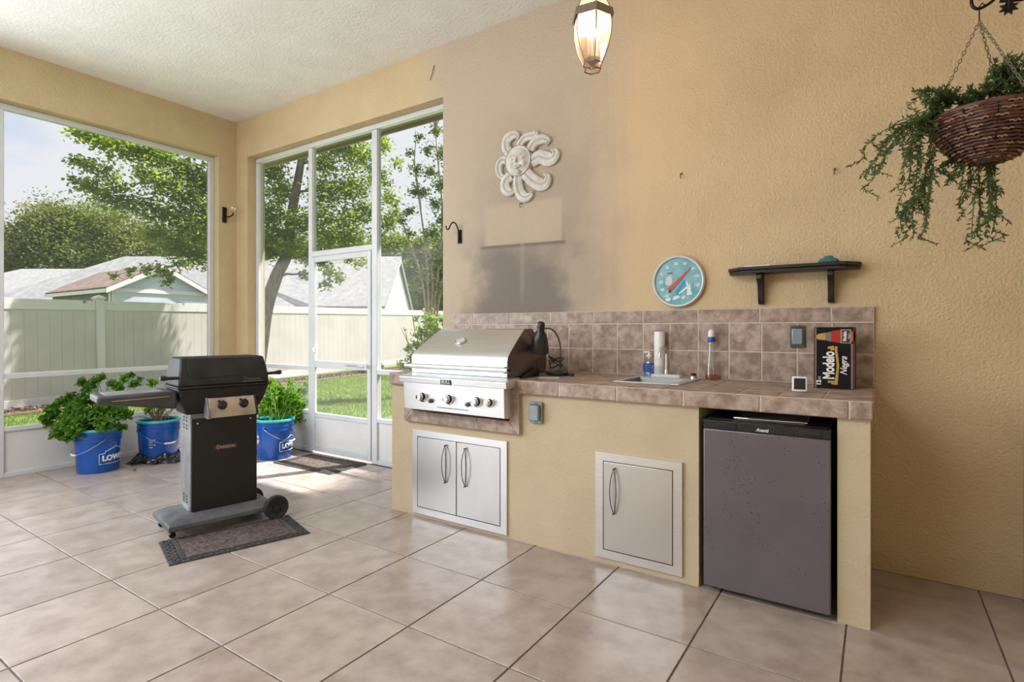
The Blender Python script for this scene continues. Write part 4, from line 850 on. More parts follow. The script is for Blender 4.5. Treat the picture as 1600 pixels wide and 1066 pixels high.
shd = noise_mat('satin_black_shade', (.018, .019, .020), (.035, .036, .037), 10, .3, .3)
MB().lathe([(0, .004), (.016, .0), (.026, -.006), (.028, -.03), (.026, -.05), (.036, -.065), (.056, -.10), (.068, -.15), (.072, -.175), (.073, -.185)], 30, M=SM, cap=False).build('shade', shd, dl, smooth=50)
MB().lathe([(.0725, -.185), (.070, -.18), (.066, -.15), (.054, -.10), (.034, -.067), (0, -.06)], 30, M=SM, cap=False).build('shade_lining', plain('white_enamel', (.62, .65, .66), .4), dl, smooth=50, fix=False)
MB().lathe([(0, -.075), (.018, -.085), (.027, -.12), (.02, -.145), (0, -.152)], 18, M=SM).build('bulb', plain('frosted_bulb', (.75, .75, .72), .3), dl, smooth=60)
MB().lathe([(0, 0), (.004, .0), (.004, .004), (0, .005)], 8, M=SM @ Matrix.Translation((-.03, -.03, -.06)) @ PF).build('shade_screw', M['chrome'], dl)

# beer carton: printed front as thin layers
cb = thing('beer_carton', 'black twelve-pack carton with white lettering standing on the counter', 'carton', (-.1715, 3.118, .9155))
W_, H_, D_ = .172, .296, .128
MB().box(-W_ / 2, W_ / 2, -D_ / 2, D_ / 2, 0, H_).build('box', noise_mat('black_printed_card', (.007, .007, .009), (.012, .012, .014), 4, .5, spec=.15), cb, bevel=.002)
gold = plain('gold_print', (.50, .30, .07), .4); red = plain('red_print', (.42, .02, .012), .35); brn = plain('brown_print', (.09, .025, .015), .4); grey = plain('grey_print', (.20, .16, .15), .4)
def px(u, v): return (-W_ / 2 + W_ * (u - 15) / 640, H_ - H_ * (v - 100) / 860)
def dec(name, pts, m, d=.0008): MB().prism([px(*p) for p in pts], -D_ / 2 - d, -D_ / 2 - .0001, 'y').build(name, m, cb)
def rc(a, b, c, d): return [(a, b), (c, b), (c, d), (a, d)]
dec('side_band', rc(17, 104, 36, 956), brn); dec('side_band', rc(37, 104, 58, 956), grey); dec('side_band', rc(592, 330, 622, 956), grey); dec('side_band', rc(628, 104, 652, 956), brn)
dec('bottle_neck', [(60, 215), (90, 195), (200, 180), (200, 285), (90, 275), (60, 262)], gold)
dec('bottle_collar', [(202, 180), (290, 162), (290, 305), (202, 285)], grey)
dec('bottle_body', [(292, 162), (330, 150), (430, 140), (430, 320), (330, 310), (292, 305)], red)
dec('bottle_label', rc(434, 132, 596, 326), plain('cream_print', (.35, .27, .2), .4)); dec('bottle_label_centre', rc(455, 145, 575, 315), plain('dark_print', (.03, .02, .03), .4), .0011)
dec('bottle_tail', rc(600, 160, 650, 300), plain('orange_print', (.50, .09, .02), .4))
dec('ribbon', [(345, 370), (385, 370), (385, 440), (400, 520), (412, 640), (400, 760), (388, 905), (345, 905), (345, 840), (362, 760), (375, 640), (360, 520), (348, 440)], gold)
dec('heraldic_print', [(235, 375), (330, 360), (340, 420), (290, 430), (270, 400), (240, 410)], gold, .001); dec('heraldic_print', [(235, 850), (340, 850), (345, 905), (300, 900), (280, 880), (240, 885)], gold, .001)
ROT = Matrix.Rotation(R(90), 4, 'Z')
def ctext(name, s, u, v, size, m, sx=1, **k):
    x, z = px(u, v); text_obj(name, s, size, m, cb, Matrix.Translation((x, -D_ / 2 - .0016, z)) @ FRONT @ ROT, sx=sx, **k)
ctext('lettering', 'Modelo', 258, 635, .066, M['white_ink'], sx=.66, bold=.0022)
ctext('lettering', 'Negra', 485, 640, .040, M['white_ink'], sx=.88, shear=.45, bold=.0006)
ctext('lettering', '12', 98, 885, .026, M['white_ink'], bold=.0012)
ctext('lettering', 'OZ', 108, 820, .013, M['white_ink'])
ctext('lettering', 'Modelo', 500, 228, .021, M['white_ink'], sx=.72, bold=.0008)
ctext('lettering', 'Negra', 560, 228, .010, M['white_ink'], shear=.3)

# ---------------- on the kitchen wall ----------------
sf = thing('wall_shelf', 'black wooden wall shelf on two brackets at the right', 'shelf', (-.375, 3.285, 1.34))
sp3 = [(-.695, 3.288), (-.0635, 3.288), (-.0635, 3.235), (-.125, 3.158), (-.615, 3.158), (-.695, 3.235)]
MB().prism(sp3, 1.521, 1.538, 'z').build('board', M['shelf'], sf, glob=True, bevel=.003)
MB().prism([(x * .985 - .006, 3.288 - (3.288 - y) * .9) for x, y in sp3], 1.503, 1.521, 'z').build('moulding', M['shelf'], sf, glob=True, bevel=.003)
for x in (-.53, -.197):
    MB().prism([(3.288, 1.502), (3.20, 1.502), (3.195, 1.475), (3.215, 1.462), (3.235, 1.44), (3.245, 1.40), (3.25, 1.36), (3.262, 1.34), (3.288, 1.336)], x - .014, x + .014, 'x').build('bracket', M['shelf'], sf, glob=True, bevel=.003)
o = MB().box(-.60, -.47, 3.18, 3.26, 1.5385, 1.545).build('papers', M['white'], None, bevel=.001); tag(o, 'thin white booklet lying at the left end of the black shelf', 'booklet')
tl = thing('teal_trinket', 'small teal lump at the right end of the black shelf', 'ornament', (-.205, 3.215, 1.5385))
MB().lathe([(.045, 0), (.05, .008), (.040, .02), (.022, .026), (.018, .036), (0, .038)], 9, sy=.6).build('lid', plain('teal_ceramic', (.03, .16, .17), .5), tl)
# thermometer
tm_ = thing('wall_thermometer', 'round white-rimmed thermometer with a blue sea-shell dial', 'thermometer', (-.987, 3.289, 1.487 - .153))
C0 = Matrix.Translation((0, 0, .153)) @ PF
MB().lathe([(.150, 0), (.155, .006), (.155, .022), (.149, .028), (.142, .026), (.140, .018)], 56, M=C0, cap=False).build('rim', M['white_alu'], tm_, smooth=50)
MB().lathe([(.1415, 0), (.1415, .016), (0, .016)], 56, M=C0).build('dial', noise_mat('sea_blue_dial', (.05, .27, .33), (.30, .52, .58), 16, .3, lo=.3, hi=.7, detail=7), tm_, smooth=30)
def dialpt(x, y): k = .153 / 425; return ((x - 550) * k, .153 - (y - 530) * k)
ink = plain('pale_dial_ink', (.62, .78, .80), .4)
for s, (x, y) in zip(('-60', '-40', '-20', '0', '20', '40', '60', '80', '100', '120'), ((350, 765), (278, 660), (255, 530), (265, 395), (365, 295), (515, 235), (660, 240), (785, 325), (845, 455), (850, 600))):
    a, b = dialpt(x, y); text_obj('number', s, .026, ink, tm_, Matrix.Translation((a, -.0168, b)) @ FRONT, sx=.85, bold=.0006)
def dd(name, pts, m, d=.0172): MB().prism([dialpt(*p) for p in pts], -d, -.0161, 'y').build(name, m, tm_)
dd('shell_print', [(330, 540), (345, 470), (400, 425), (430, 430), (455, 480), (450, 560), (400, 595), (350, 585)], plain('pale_shell', (.55, .56, .52), .4))
dd('reef_print', [(500, 720), (560, 620), (620, 540), (665, 490), (665, 600), (600, 660), (540, 710)], plain('bright_blue', (.0, .28, .60), .4))
for p in ([(690, 760), (700, 640), (670, 540), (700, 535), (720, 620), (740, 560), (755, 640), (760, 700), (780, 760)], [(560, 720), (640, 660), (700, 610), (700, 650), (620, 710), (560, 740)], [(450, 830), (480, 780), (560, 760), (580, 790), (520, 830)], [(330, 820), (380, 790), (430, 810), (410, 850), (350, 850)], [(600, 800), (640, 760), (670, 790), (630, 830)]):
    dd('coral_print', p, ink)
dd('fish_print', [(360, 400), (380, 375), (410, 380), (460, 375), (470, 395), (420, 400)], plain('dark_teal', (.02, .12, .16), .4))
dd('needle', [(380, 640), (395, 700), (440, 690), (640, 470), (775, 300), (765, 292), (620, 430), (400, 620)], plain('red_needle', (.45, .06, .05), .4), .0195)
dd('hub', [(395, 665), (430, 665), (430, 712), (395, 712)], M['black'], .021)

# sun face ornament
so = thing('sun_plaque', 'whitewashed sun face plaque with curling rays above the stained wall', 'ornament', (SUN_C[0], 3.288, SUN_C[2] - .26))
M['groove_dark'] = plain('dark_groove', (.20, .18, .155), .9)  # darker tone for the lines laid along the grooves
MB().tube([(.106 * math.cos(2 * PI * k / 40), -.034, .26 + .108 * math.sin(2 * PI * k / 40)) for k in range(40)], .002, 5, closed=True).build('face_ring', M['groove_dark'], so)
def sray(ctrl, wmax):
    pts = smoothpath([(p[0], 0, p[1]) for p in ctrl], 6); n = len(pts); vs = []; fs = []
    prof = [(-1, 0), (-1, .55), (-.82, .85), (-.3, 1.0), (-.1, .78), (0, .62), (.1, .78), (.3, 1.0), (.82, .85), (1, .55), (1, 0)]; m = len(prof)
    for i, p in enumerate(pts):
        t = i / (n - 1); tg = (pts[min(i + 1, n - 1)] - pts[max(i - 1, 0)]).normalized(); sd = Vector((-tg.z, 0, tg.x))
        w_ = wmax / 2 * (1.0 + .12 * t if t < .45 else .95 * (1 - ((t - .45) / .55) ** 1.5) + .10); hgt = .03 * (1 - .35 * t)
        for a, h_ in prof: q = p + sd * (a * w_); vs.append((q.x, -.002 - hgt * h_, q.z + .26))
    for i in range(n - 1):
        for k in range(m - 1): fs.append((i * m + k, i * m + k + 1, (i + 1) * m + k + 1, (i + 1) * m + k))
    fs.append(tuple(range(m))); fs.append(tuple((n - 1) * m + k for k in range(m - 1, -1, -1)))
    mb = MB(); mb.add(vs, fs); e = pts[-1]
    mb.lathe([(0, .012), (.006, .010), (.010, 0)], 10, M=Matrix.Translation((e.x, -.014, e.z + .26)) @ PF)
    ry_ = mb.build('ray', M['plaster'], so, smooth=40)
    MB().tube([(p.x, -.002 - .03 * (1 - .35 * i / (n - 1)) * .62, p.z + .26) for i, p in enumerate(pts)][1:-3], .0022, 5).build('groove', M['groove_dark'], ry_)
for c, w_ in SUN_RAYS: sray(c, w_)
FM_ = Matrix.Translation((0, 0, .26)) @ PF
face = MB().lathe([(.112, .0), (.112, .026), (.106, .034), (.099, .032), (.096, .030), (.08, .042), (.05, .053), (.02, .058), (0, .059)], 44, M=FM_, sx=.98, sy=1.0).build('face', M['plaster'], so, smooth=60)
def fe(name, mb): mb.build(name, M['plaster'], face, smooth=60)
def yy(x, z): r = math.hypot(x, z); return -(.058 - .016 * (r / .08) ** 2)
fe('nose', MB().tube(smoothpath([(.004, -.055, .29), (.004, -.062, .268), (.004, -.072, .25), (.004, -.07, .242)], 4), [.006, .007, .008, .008, .009, .009, .010, .011, .013, .013, .013, .012, .009][:13], 10))
for sx in (-1, 1):
    x0 = .004 + sx * .042
    fe('brow', MB().tube(smoothpath([(x0 - .026, yy(x0 - .02, .03) - .000, .285 + (sx * -.002)), (x0, yy(x0, .04) - .004, .302), (x0 + .026, yy(x0 + .02, .03), .283)], 5), .0045, 8))
    fe('eyelid', MB().lathe([(.0, .010), (.012, .008), (.020, 0)], 14, M=Matrix.Translation((x0, yy(x0, .015) + .003, .275)) @ PF, sy=.6))
    fe('eye_slit', MB().tube(smoothpath([(x0 - .020, yy(x0, .01) - .001, .272), (x0, yy(x0, 0) - .006, .264), (x0 + .020, yy(x0, .01) - .001, .272)], 5), .0028, 6))
    fe('cheek', MB().lathe([(.0, .014), (.014, .011), (.024, 0)], 14, M=Matrix.Translation((.004 + sx * .045, yy(.05, 0) + .003, .236)) @ PF))
fe('upper_lip', MB().tube(smoothpath([(-.044, -.046, .232), (-.022, -.060, .220), (.004, -.064, .219), (.03, -.060, .220), (.052, -.045, .234)], 5), .0045, 8))
fe('lower_lip', MB().tube(smoothpath([(-.026, -.054, .214), (.004, -.062, .205), (.034, -.054, .214)], 5), .0065, 8))
fe('chin', MB().lathe([(.0, .012), (.012, .010), (.022, 0)], 14, M=Matrix.Translation((.004, -.047, .182)) @ PF))

# plant hook
hk = thing('plant_hook', 'black iron crane hook on the wall left of the smoke stain', 'hook', (-2.668, 3.289, 1.86))
MB().box(-.018, .018, -.010, 0, 0, .105).build('plate', M['iron'], hk, bevel=.003)
MB().box(-.007, .007, -.022, -.010, .01, .09).build('rib', M['iron'], hk, bevel=.003)
MB().tube(smoothpath([(0, -.018, .08), (-.001, -.03, .12), (-.010, -.045, .15), (-.026, -.06, .155), (-.040, -.07, .13), (-.048, -.078, .105), (-.060, -.085, .105), (-.066, -.09, .13)], 5), .005, 8).build('hook', M['iron'], hk, smooth=60)
sn = thing('wall_sconce', 'small black bracket with a clear glass holder on the left corner pier', 'sconce', (-5.768, 3.155, 2.334))
MB().box(0, .012, -.022, .022, 0, .163).build('plate', M['iron'], sn, bevel=.003)
MB().tube(smoothpath([(.01, 0, .07), (.05, .02, .06), (.085, .04, .075), (.095, .045, .10)], 5), .007, 8).build('arm', M['iron'], sn, smooth=60)
MB().lathe([(.012, .10), (.035, .11), (.042, .14), (.040, .165)], 18, (.095, .045, 0), cap=False).build('glass_cup', M['glass'], sn, smooth=60)
for i, (x, z, lb) in enumerate(((-.972, 2.11, 'rusty screw hook high on the wall above the round thermometer'), (-.183, 2.009, 'rusty screw hook high on the wall above the black shelf'), (-2.107, 2.075, 'rusty hook just under the sun face plaque'))):
    t = thing('screw_hook', lb, 'hook', (x, 3.289, z))
    MB().lathe([(.007, 0), (.007, .004), (.003, .006)], 10, M=Matrix.Translation((0, 0, .02)) @ PF).build('anchor', M['brass'], t)
    MB().tube(smoothpath([(0, -.004, .02), (0, -.02, .018), (0, -.026, .008), (0, -.02, -.006), (0, -.012, -.008)], 4), .0032, 6).build('hook', M['dead'], t, smooth=60)
sr_ = MB().tube(smoothpath([(-2.93, 3.286, 3.30), (-2.945, 3.28, 3.24), (-2.97, 3.282, 3.19)], 4), .003, 5).build('dry_tendril', M['dead'], None, smooth=60)
tag(sr_, 'dry brown tendril hanging at the top of the wall near the ceiling', 'tendril')

# ---------------- lantern ----------------
ln = thing('lantern', 'lit six-sided bronze and glass lantern hanging from the ceiling', 'lantern', (-1.105, 2.34, 2.41))
A0 = YAW + R(-90) + R(2)
def hexring(r, z): return [Vector((r * math.cos(A0 + k * PI / 3), r * math.sin(A0 + k * PI / 3), z)) for k in range(6)]
body = [(.046, .028), (.074, .09), (.090, .16), (.092, .21), (.088, .235)]
rings = [hexring(*b) for b in body]
for k in range(6):
    j = (k + 1) % 6; vs = []; 
    for r_ in rings: vs += [r_[k], r_[j]]
    mb = MB().add(vs, [(2 * i, 2 * i + 1, 2 * i + 3, 2 * i + 2) for i in range(4)]); mb.build('glass_pane', M['lantern_glass'], ln, smooth=60, fix=False)
    MB().tube([r_[k] for r_ in rings], .0028, 6).build('rib', M['brass'], ln, smooth=60)
    a, b = hexring(.046, .028), hexring(.040, 0)
    MB().add([a[k], a[j], b[j], b[k]], [(0, 1, 2, 3)]).build('lower_pane', M['lantern_glass'], ln, fix=False)
    top = [hexring(.088, .262), hexring(.060, .33), hexring(.042, .40)]; vs = []
    for r_ in top: vs += [r_[k], r_[j]]
    MB().add(vs, [(0, 1, 3, 2), (2, 3, 5, 4)]).build('upper_pane', M['lantern_glass'], ln, smooth=60, fix=False)
    MB().tube([r_[k] for r_ in top], .0028, 6).build('rib', M['brass'], ln, smooth=60)
mb = MB(); mb.tube(hexring(.046, .028), .003, 6, closed=True); mb.tube(hexring(.040, 0), .003, 6, closed=True); mb.build('bottom_frame', M['brass'], ln, smooth=50)
MB().lathe([(.098, .232), (.103, .236), (.098, .268), (.090, .270), (.088, .262), (.090, .236)], 6, a0=A0, cap=False).build('band', M['brass'], ln)
MB().lathe([(.045, .40), (.048, .41), (.03, .43), (.02, .45), (0, .455)], 6, a0=A0).build('crown', M['brass'], ln)
for k in range(3):
    a = k * 2.09 + .4; x, y = .024 * math.cos(a), .024 * math.sin(a)
    c = MB().lathe([(.010, .06), (.010, .13)], 12, (x, y, 0)).build('candle_tube', plain('ivory_tube', (.7, .66, .55), .5), ln, smooth=40)
    MB().lathe([(.004, .13), (.013, .155), (.012, .172), (.003, .198), (0, .20)], 12, (x, y, 0)).build('bulb', plain('lit_bulb', (1, .74, .45), .5, emit=4), ln, smooth=60)
MB().lathe([(.0, .02), (.012, .026), (.036, .05), (.012, .058), (.012, .06), (0, .06)], 16).build('candle_cup', M['brass'], ln, smooth=40)
mb = MB()
for k in range(18):
    z = .47 + k * .030
    if k % 2: mb.tube([(.008 * math.cos(t), 0, z + .018 * math.sin(t)) for t in [i * PI / 5 for i in range(10)]], .002, 5, closed=True)
    else: mb.tube([(0, .008 * math.cos(t), z + .018 * math.sin(t)) for t in [i * PI / 5 for i in range(10)]], .002, 5, closed=True)
mb.build('chain', M['brass'], ln, smooth=60)
MB().lathe([(.0, .99), (.03, .995), (.06, 1.02), (.062, 1.029)], 24).build('canopy', M['brass'], ln, smooth=40)
pl = bpy.data.lights.new('lantern_light', 'POINT'); pl.energy = 2.4; pl.color = (1, .80, .60); pl.shadow_soft_size = .03
plo = bpy.data.objects.new('lantern_light', pl); COL.objects.link(plo); plo.location = (-1.105, 2.34, 2.60)

# ---------------- hanging basket ----------------
hbk = thing('hanging_basket', 'dark woven hanging basket of trailing greenery by the right wall', 'plant', (.305, 2.35, 1.745))
bowl = [(.03, .0), (.065, .012), (.095, .035), (.118, .062), (.136, .09), (.150, .118), (.158, .145)]
MB().lathe([(r - .006, z) for r, z in bowl] + [(.150, .145), (.14, .13), (0, .12)], 32).build('liner', M['soil'], hbk, smooth=60)
bp_ = smoothpath([(r, 0, z) for r, z in bowl], 3)
L_ = 0
for i in range(0, len(bp_)):
    r, z = bp_[i].x, bp_[i].z
    mb = MB(); m_n = 64
    mb.tube([((r + .0025 * math.sin(k * 1.9 + i)) * math.cos(2 * PI * k / m_n), (r + .0025 * math.sin(k * 1.9 + i)) * math.sin(2 * PI * k / m_n), z + .0012 * math.sin(k * 2.7 + i * 2)) for k in range(m_n)], .0052, 6, closed=True)
    mb.build('coil', M['rattan'], hbk, smooth=60)
mb = MB()
for i in range(2, len(bp_), 2):
    r, z = bp_[i].x + .004, bp_[i].z - .003
    for k in range(20):
        if (k * 7 + i * 3) % 5 < 2: continue
        a = 2 * PI * k / 20 + i * .2
        mb.tube([((r + .002) * math.cos(a + d), (r + .002) * math.sin(a + d), z + .003 * math.sin(d * 50)) for d in (0, .05, .1, .15, .2)], .0026, 5)
mb.build('raffia_twist', M['rattan_pale'], hbk, smooth=60)
mb = MB()
for k in range(12):
    a = 2 * PI * k / 12; mb.tube([(p.x * 1.035 * math.cos(a), p.x * 1.035 * math.sin(a), p.z) for p in bp_], .0018, 5)
mb.build('wire_frame', M['iron'], hbk, smooth=60)
MB().tube([(.160 * math.cos(2 * PI * k / 48), .160 * math.sin(2 * PI * k / 48), .150) for k in range(48)], .0075, 8, closed=True).build('rim', M['rattan'], hbk, smooth=60)
top_ = Vector((-.025, 0, .468))
for a in (R(185), R(300), R(65)):
    e = Vector((.158 * math.cos(a), .158 * math.sin(a), .15)); d_ = e - top_; L_ = d_.length; n_ = int(L_ / .0135); q0 = d_.to_track_quat('Z', 'Y').to_matrix().to_4x4(); mb = MB()
    for k in range(n_):
        MM = Matrix.Translation(top_ + d_ * ((k + .5) / n_)) @ q0 @ Matrix.Rotation(R(90 * (k % 2)), 4, 'Z')
        mb.tube([(.0042 * math.cos(t), 0, .0092 * math.sin(t)) for t in [i * PI / 4 for i in range(8)]], .0014, 4, closed=True, M=MM)
    mb.build('chain', M['brass'], hbk, smooth=60)
MB().tube([tuple(top_), (-.025, 0, .50), (-.025, 0, .515), (-.018, 0, .525), (-.012, 0, .518)], .002, 6).build('hook', M['iron'], hbk, smooth=60)
# trailing strands
loc = Vector((.305, 2.35, 1.745)); SV = []; SF = []; rg = random.Random(5); stm = MB()
def leaflet(p, d, s):
    up = Vector((rg.uniform(-1, 1), rg.uniform(-1, 1), rg.uniform(.2, 1))); sd = d.cross(up).normalized() * s * .17; k = len(SV)
    SV.extend([p, p + d * s * .45 + sd, p + d * s, p + d * s * .45 - sd]); SF.extend([(k, k + 1, k + 2), (k, k + 2, k + 3)])
def strand(pts, ln_=.017, dens=.0065, n_leaf=2):
    pts = smoothpath(pts, 8); stm.tube(pts, .0013, 4)
    for a, b in zip(pts, pts[1:]):
        d = (b - a); m_ = max(1, int(d.length / dens)); dn = d.normalized()
        for i in range(m_):
            p = a + d * (i / m_)
            for q in range(n_leaf):
                r_ = Vector((rg.uniform(-1, 1), rg.uniform(-1, 1), rg.uniform(-1, 1))); leaflet(p, (dn * .6 + r_ * .8).normalized(), ln_ * rg.uniform(.6, 1.3))
for s in VINES:
    pts = [Vector(p) - loc for p in s]
    for rep in range(3):
        j = Vector((rg.uniform(-.014, .014), rg.uniform(-.04, .04), rg.uniform(-.012, .012)))
        q = [p + j * (.5 + i * .4) + Vector((rg.uniform(-.006, .006), rg.uniform(-.01, .01), rg.uniform(-.006, .006))) for i, p in enumerate(pts)]
        if rep: q = q[:max(2, len(q) - rg.randint(0, 1))]
        strand(q, .019)
        for i in range(1, len(q)):
            if rg.random() < .6:
                e = q[i]; strand([e, e + Vector((rg.uniform(-.03, .03), rg.uniform(-.02, .02), -.02)), e + Vector((rg.uniform(-.045, .045), rg.uniform(-.03, .03), -.05))], .015)
for x, y, z, r in TOPS:
    c = Vector((x, y, z)) - loc
    for k in range(12):
        e = c + Vector((rg.uniform(-1, 1), rg.uniform(-1.5, 1.5), rg.uniform(-.4, 1))) * r; a = c + Vector((0, 0, -r)); strand([a, (a + e) / 2 + Vector((0, 0, .01)), e], .017)
stm.build('stems', M['fern'], hbk, smooth=60)
o = rawmesh('foliage', np.array([tuple(p) for p in SV]), np.array(SF), M['fern'], hbk); o['kind'] = 'stuff'
br = thing('plant_bracket', 'black wrought iron scroll bracket holding the hanging basket', 'bracket', (.54, 2.35, 2.30))
BX = Vector((.54, 2.35, 2.30))
def sc(*a): return [Vector(p) - BX for p in a]
MB().tube(smoothpath(sc((.285, 2.35, 2.285), (.262, 2.35, 2.295), (.262, 2.35, 2.27), (.275, 2.35, 2.255), (.295, 2.35, 2.258), (.32, 2.35, 2.275), (.345, 2.35, 2.31), (.40, 2.35, 2.37), (.53, 2.35, 2.41)), 6), .005, 8).build('scroll', M['iron'], br, smooth=60)
MB().tube(smoothpath(sc((.33, 2.35, 2.262), (.36, 2.35, 2.255), (.40, 2.35, 2.25), (.45, 2.35, 2.27), (.53, 2.35, 2.30)), 5), .0055, 8).build('arm', M['iron'], br, smooth=60)
MB().box(-.012, -.0005, -.015, .015, -.06, .15).build('wall_plate', M['iron'], br, bevel=.003)
mb = MB(); c = Vector((.352, 2.345, 2.232)) - BX
for k in range(8):
    a = k * PI / 4 + .3; d = Vector((math.cos(a), 0, math.sin(a))); s_ = Vector((-d.z, 0, d.x)); 
    q = [c, c + d * .012 + s_ * .006, c + d * .026, c + d * .012 - s_ * .006]; mb.add([p + Vector((0, -.003, 0)) for p in q] + [p + Vector((0, .003, 0)) for p in q], [(0, 1, 2, 3), (7, 6, 5, 4), (0, 4, 5, 1), (1, 5, 6, 2), (2, 6, 7, 3), (3, 7, 4, 0)])
mb.tube([c, c + Vector((0, 0, .025))], .004, 6)
mb.build('leaf_motif', M['iron'], br)

# ---------------- gas grill cart ----------------
gc = thing('grill_cart', 'freestanding black gas grill on a wheeled pedestal by the screens', 'grill', (-3.386, 1.648, 0), R(78))
def loft(rects):
    mb = MB(); vs = []
    for x0, x1, y0, y1, z in rects: vs += [(x0, y0, z), (x1, y0, z), (x1, y1, z), (x0, y1, z)]
    fs = [(3, 2, 1, 0)]
    for b in range(len(rects) - 1):
        for i in range(4): j = (i + 1) % 4; fs.append((b * 4 + i, b * 4 + j, b * 4 + 4 + j, b * 4 + 4 + i))
    k = (len(rects) - 1) * 4; fs.append((k, k + 1, k + 2, k + 3)); return mb.add(vs, fs)
loft([(-.128, .455, -.10, .272, .052), (-.135, .46, -.106, .28, .060), (-.135, .46, -.106, .28, .082), (-.128, .452, -.10, .27, .090), (-.075, .43, -.03, .22, .116)]).build('base', M['grey_plastic'], gc, bevel=.004)
MB().box(0, .372, .0, .22, .116, .70).build('pedestal', M['galv'], gc, bevel=.006)
MB().box(.004, .376, -.014, .012, .118, .668).build('front_panel', M['panel_black'], gc, bevel=.005)
for zz in (.60, .645, .14, .175):
    for yy_ in (.06, .12):
        MB().box(-.0012, .0005, yy_, yy_ + .028, zz, zz + .010).build('vent_slot', M['black'], gc); MB().box(-.0012, .0005, yy_, yy_ + .028, zz + .018, zz + .028).build('vent_slot', M['black'], gc)
MB().box(-.002, -.0002, .02, .15, .118, .15).build('rust_patch', M['rusty_steel'], gc)
for x in (.035, .335): MB().lathe([(.006, 0), (.005, .003), (0, .004)], 10, M=Matrix.Translation((x, -.015, .64)) @ PF).build('screw', M['chrome'], gc)
loft([(-.025, .378, -.01, .185, .695), (-.055, .405, -.045, .215, .76), (-.075, .427, -.068, .238, .84), (-.078, .430, -.072, .242, .855)]).build('firebox', M['hood'], gc, bevel=.010)
loft([(-.084, .436, -.080, .250, .854), (-.084, .436, -.080, .250, .866)]).build('rim', M['hood'], gc, bevel=.004)
hd2 = loft([(-.078, .430, -.074, .244, .866), (-.077, .429, -.073, .243, .90), (-.066, .419, -.052, .222, .985), (-.058, .411, -.030, .20, 1.026), (-.052, .405, -.012, .185, 1.034)]).build('hood', M['hood'], gc, bevel=.012)
def hy(z): return -.074 + (z - .90) * .25 if z < .985 else -.052 + (z - .985) * .54
mb = MB(); mb.tube(smoothpath([(-.02, hy(1.015) - .001, 1.015), (-.018, hy(.96) - .001, .96), (-.012, hy(.925) - .001, .925), (.0, hy(.915) - .001, .915), (.12, hy(.915) - .001, .918), (.25, hy(.92), .922)], 4), .0028, 6); mb.build('embossed_line', M['hood'], hd2, smooth=60)
text_obj('lettering', 'Ducane', .026, M['grey_plastic'], hd2, Matrix.Translation((.325, -.0755, .895)) @ FRONT @ Matrix.Rotation(R(8), 4, 'X'), sx=1.25, bold=.0010, depth=.003)
MB().box(.265, .39, -.0785, -.0735, .876, .882).build('name_bar', M['grey_plastic'], hd2)
for sx_, x0, x1 in ((-1, -.074, -.165), (1, .426, .51)):
    MB().tube([(x0, -.058, .92), (x0 + (x1 - x0) * .55, -.058, .921), (x0 + (x1 - x0) * .8, -.058, .923), (x1, -.058, .924)], [.009, .010, .015, .013], 12).build('side_handle', M['black'], gc, smooth=60)
MB().prism([(-.062, .79), (-.108, .700), (-.108, .676), (-.03, .676), (-.03, .79)], .082, .338, 'x').build('control_panel', noise_mat('stained_control_steel', (.42, .37, .34), (.62, .58, .55), 9, .35, .85), gc, bevel=.002)
MB().prism([(-.060, .794), (-.112, .700), (-.112, .672), (-.02, .672), (-.02, .794)], .066, .0815, 'x').build('control_end_cap', M['galv'], gc, bevel=.002)
MB().prism([(-.060, .794), (-.112, .700), (-.112, .672), (-.02, .672), (-.02, .794)], .3385, .350, 'x').build('control_end_cap', M['black'], gc, bevel=.002)
th = math.atan2(.046, .09)
for x in (.150, .272):
    T_ = Matrix.Translation((x, -.087, .744)) @ Matrix.Rotation(-th, 4, 'X') @ PF
    kb = MB().lathe([(.026, 0), (.026, .006), (.023, .012), (.022, .024), (0, .025)], 20, M=T_); kb.box(-.006, .006, -.021, .021, .024, .034, M=T_)
    kb.build('knob', M['black'], gc, smooth=40)
    MB().lathe([(.010, 0), (.009, .003), (0, .003)], 12, M=T_ @ Matrix.Translation((-.012, .028, -.002))).build('knob_mark', M['black'], gc)
# folding side shelf
mb = MB(); vs = [(-.45, -.045, .800), (-.45, .215, .800), (-.45, .215, .842), (-.45, -.045, .842), (-.082, -.062, .742), (-.082, .232, .742), (-.082, .232, .846), (-.082, -.062, .846)]
mb.add(vs, [(0, 1, 2, 3), (7, 6, 5, 4), (0, 3, 7, 4), (3, 2, 6, 7), (2, 1, 5, 6), (1, 0, 4, 5)]); mb.build('side_shelf', noise_mat('dusty_black_shelf', (.028, .028, .032), (.06, .06, .066), 5, .5), gc, bevel=.012)
MB().tube([(-.385, -.0495, .812), (-.12, -.0625, .818)], .003, 6).build('shelf_trim', M['rattan_pale'], gc, smooth=60)
MB().box(-.4, -.13, -.02, .19, .8445, .848, M=Matrix.Rotation(-.008, 4, 'Y')).build('shelf_top_plate', M['galv'], gc, bevel=.002)
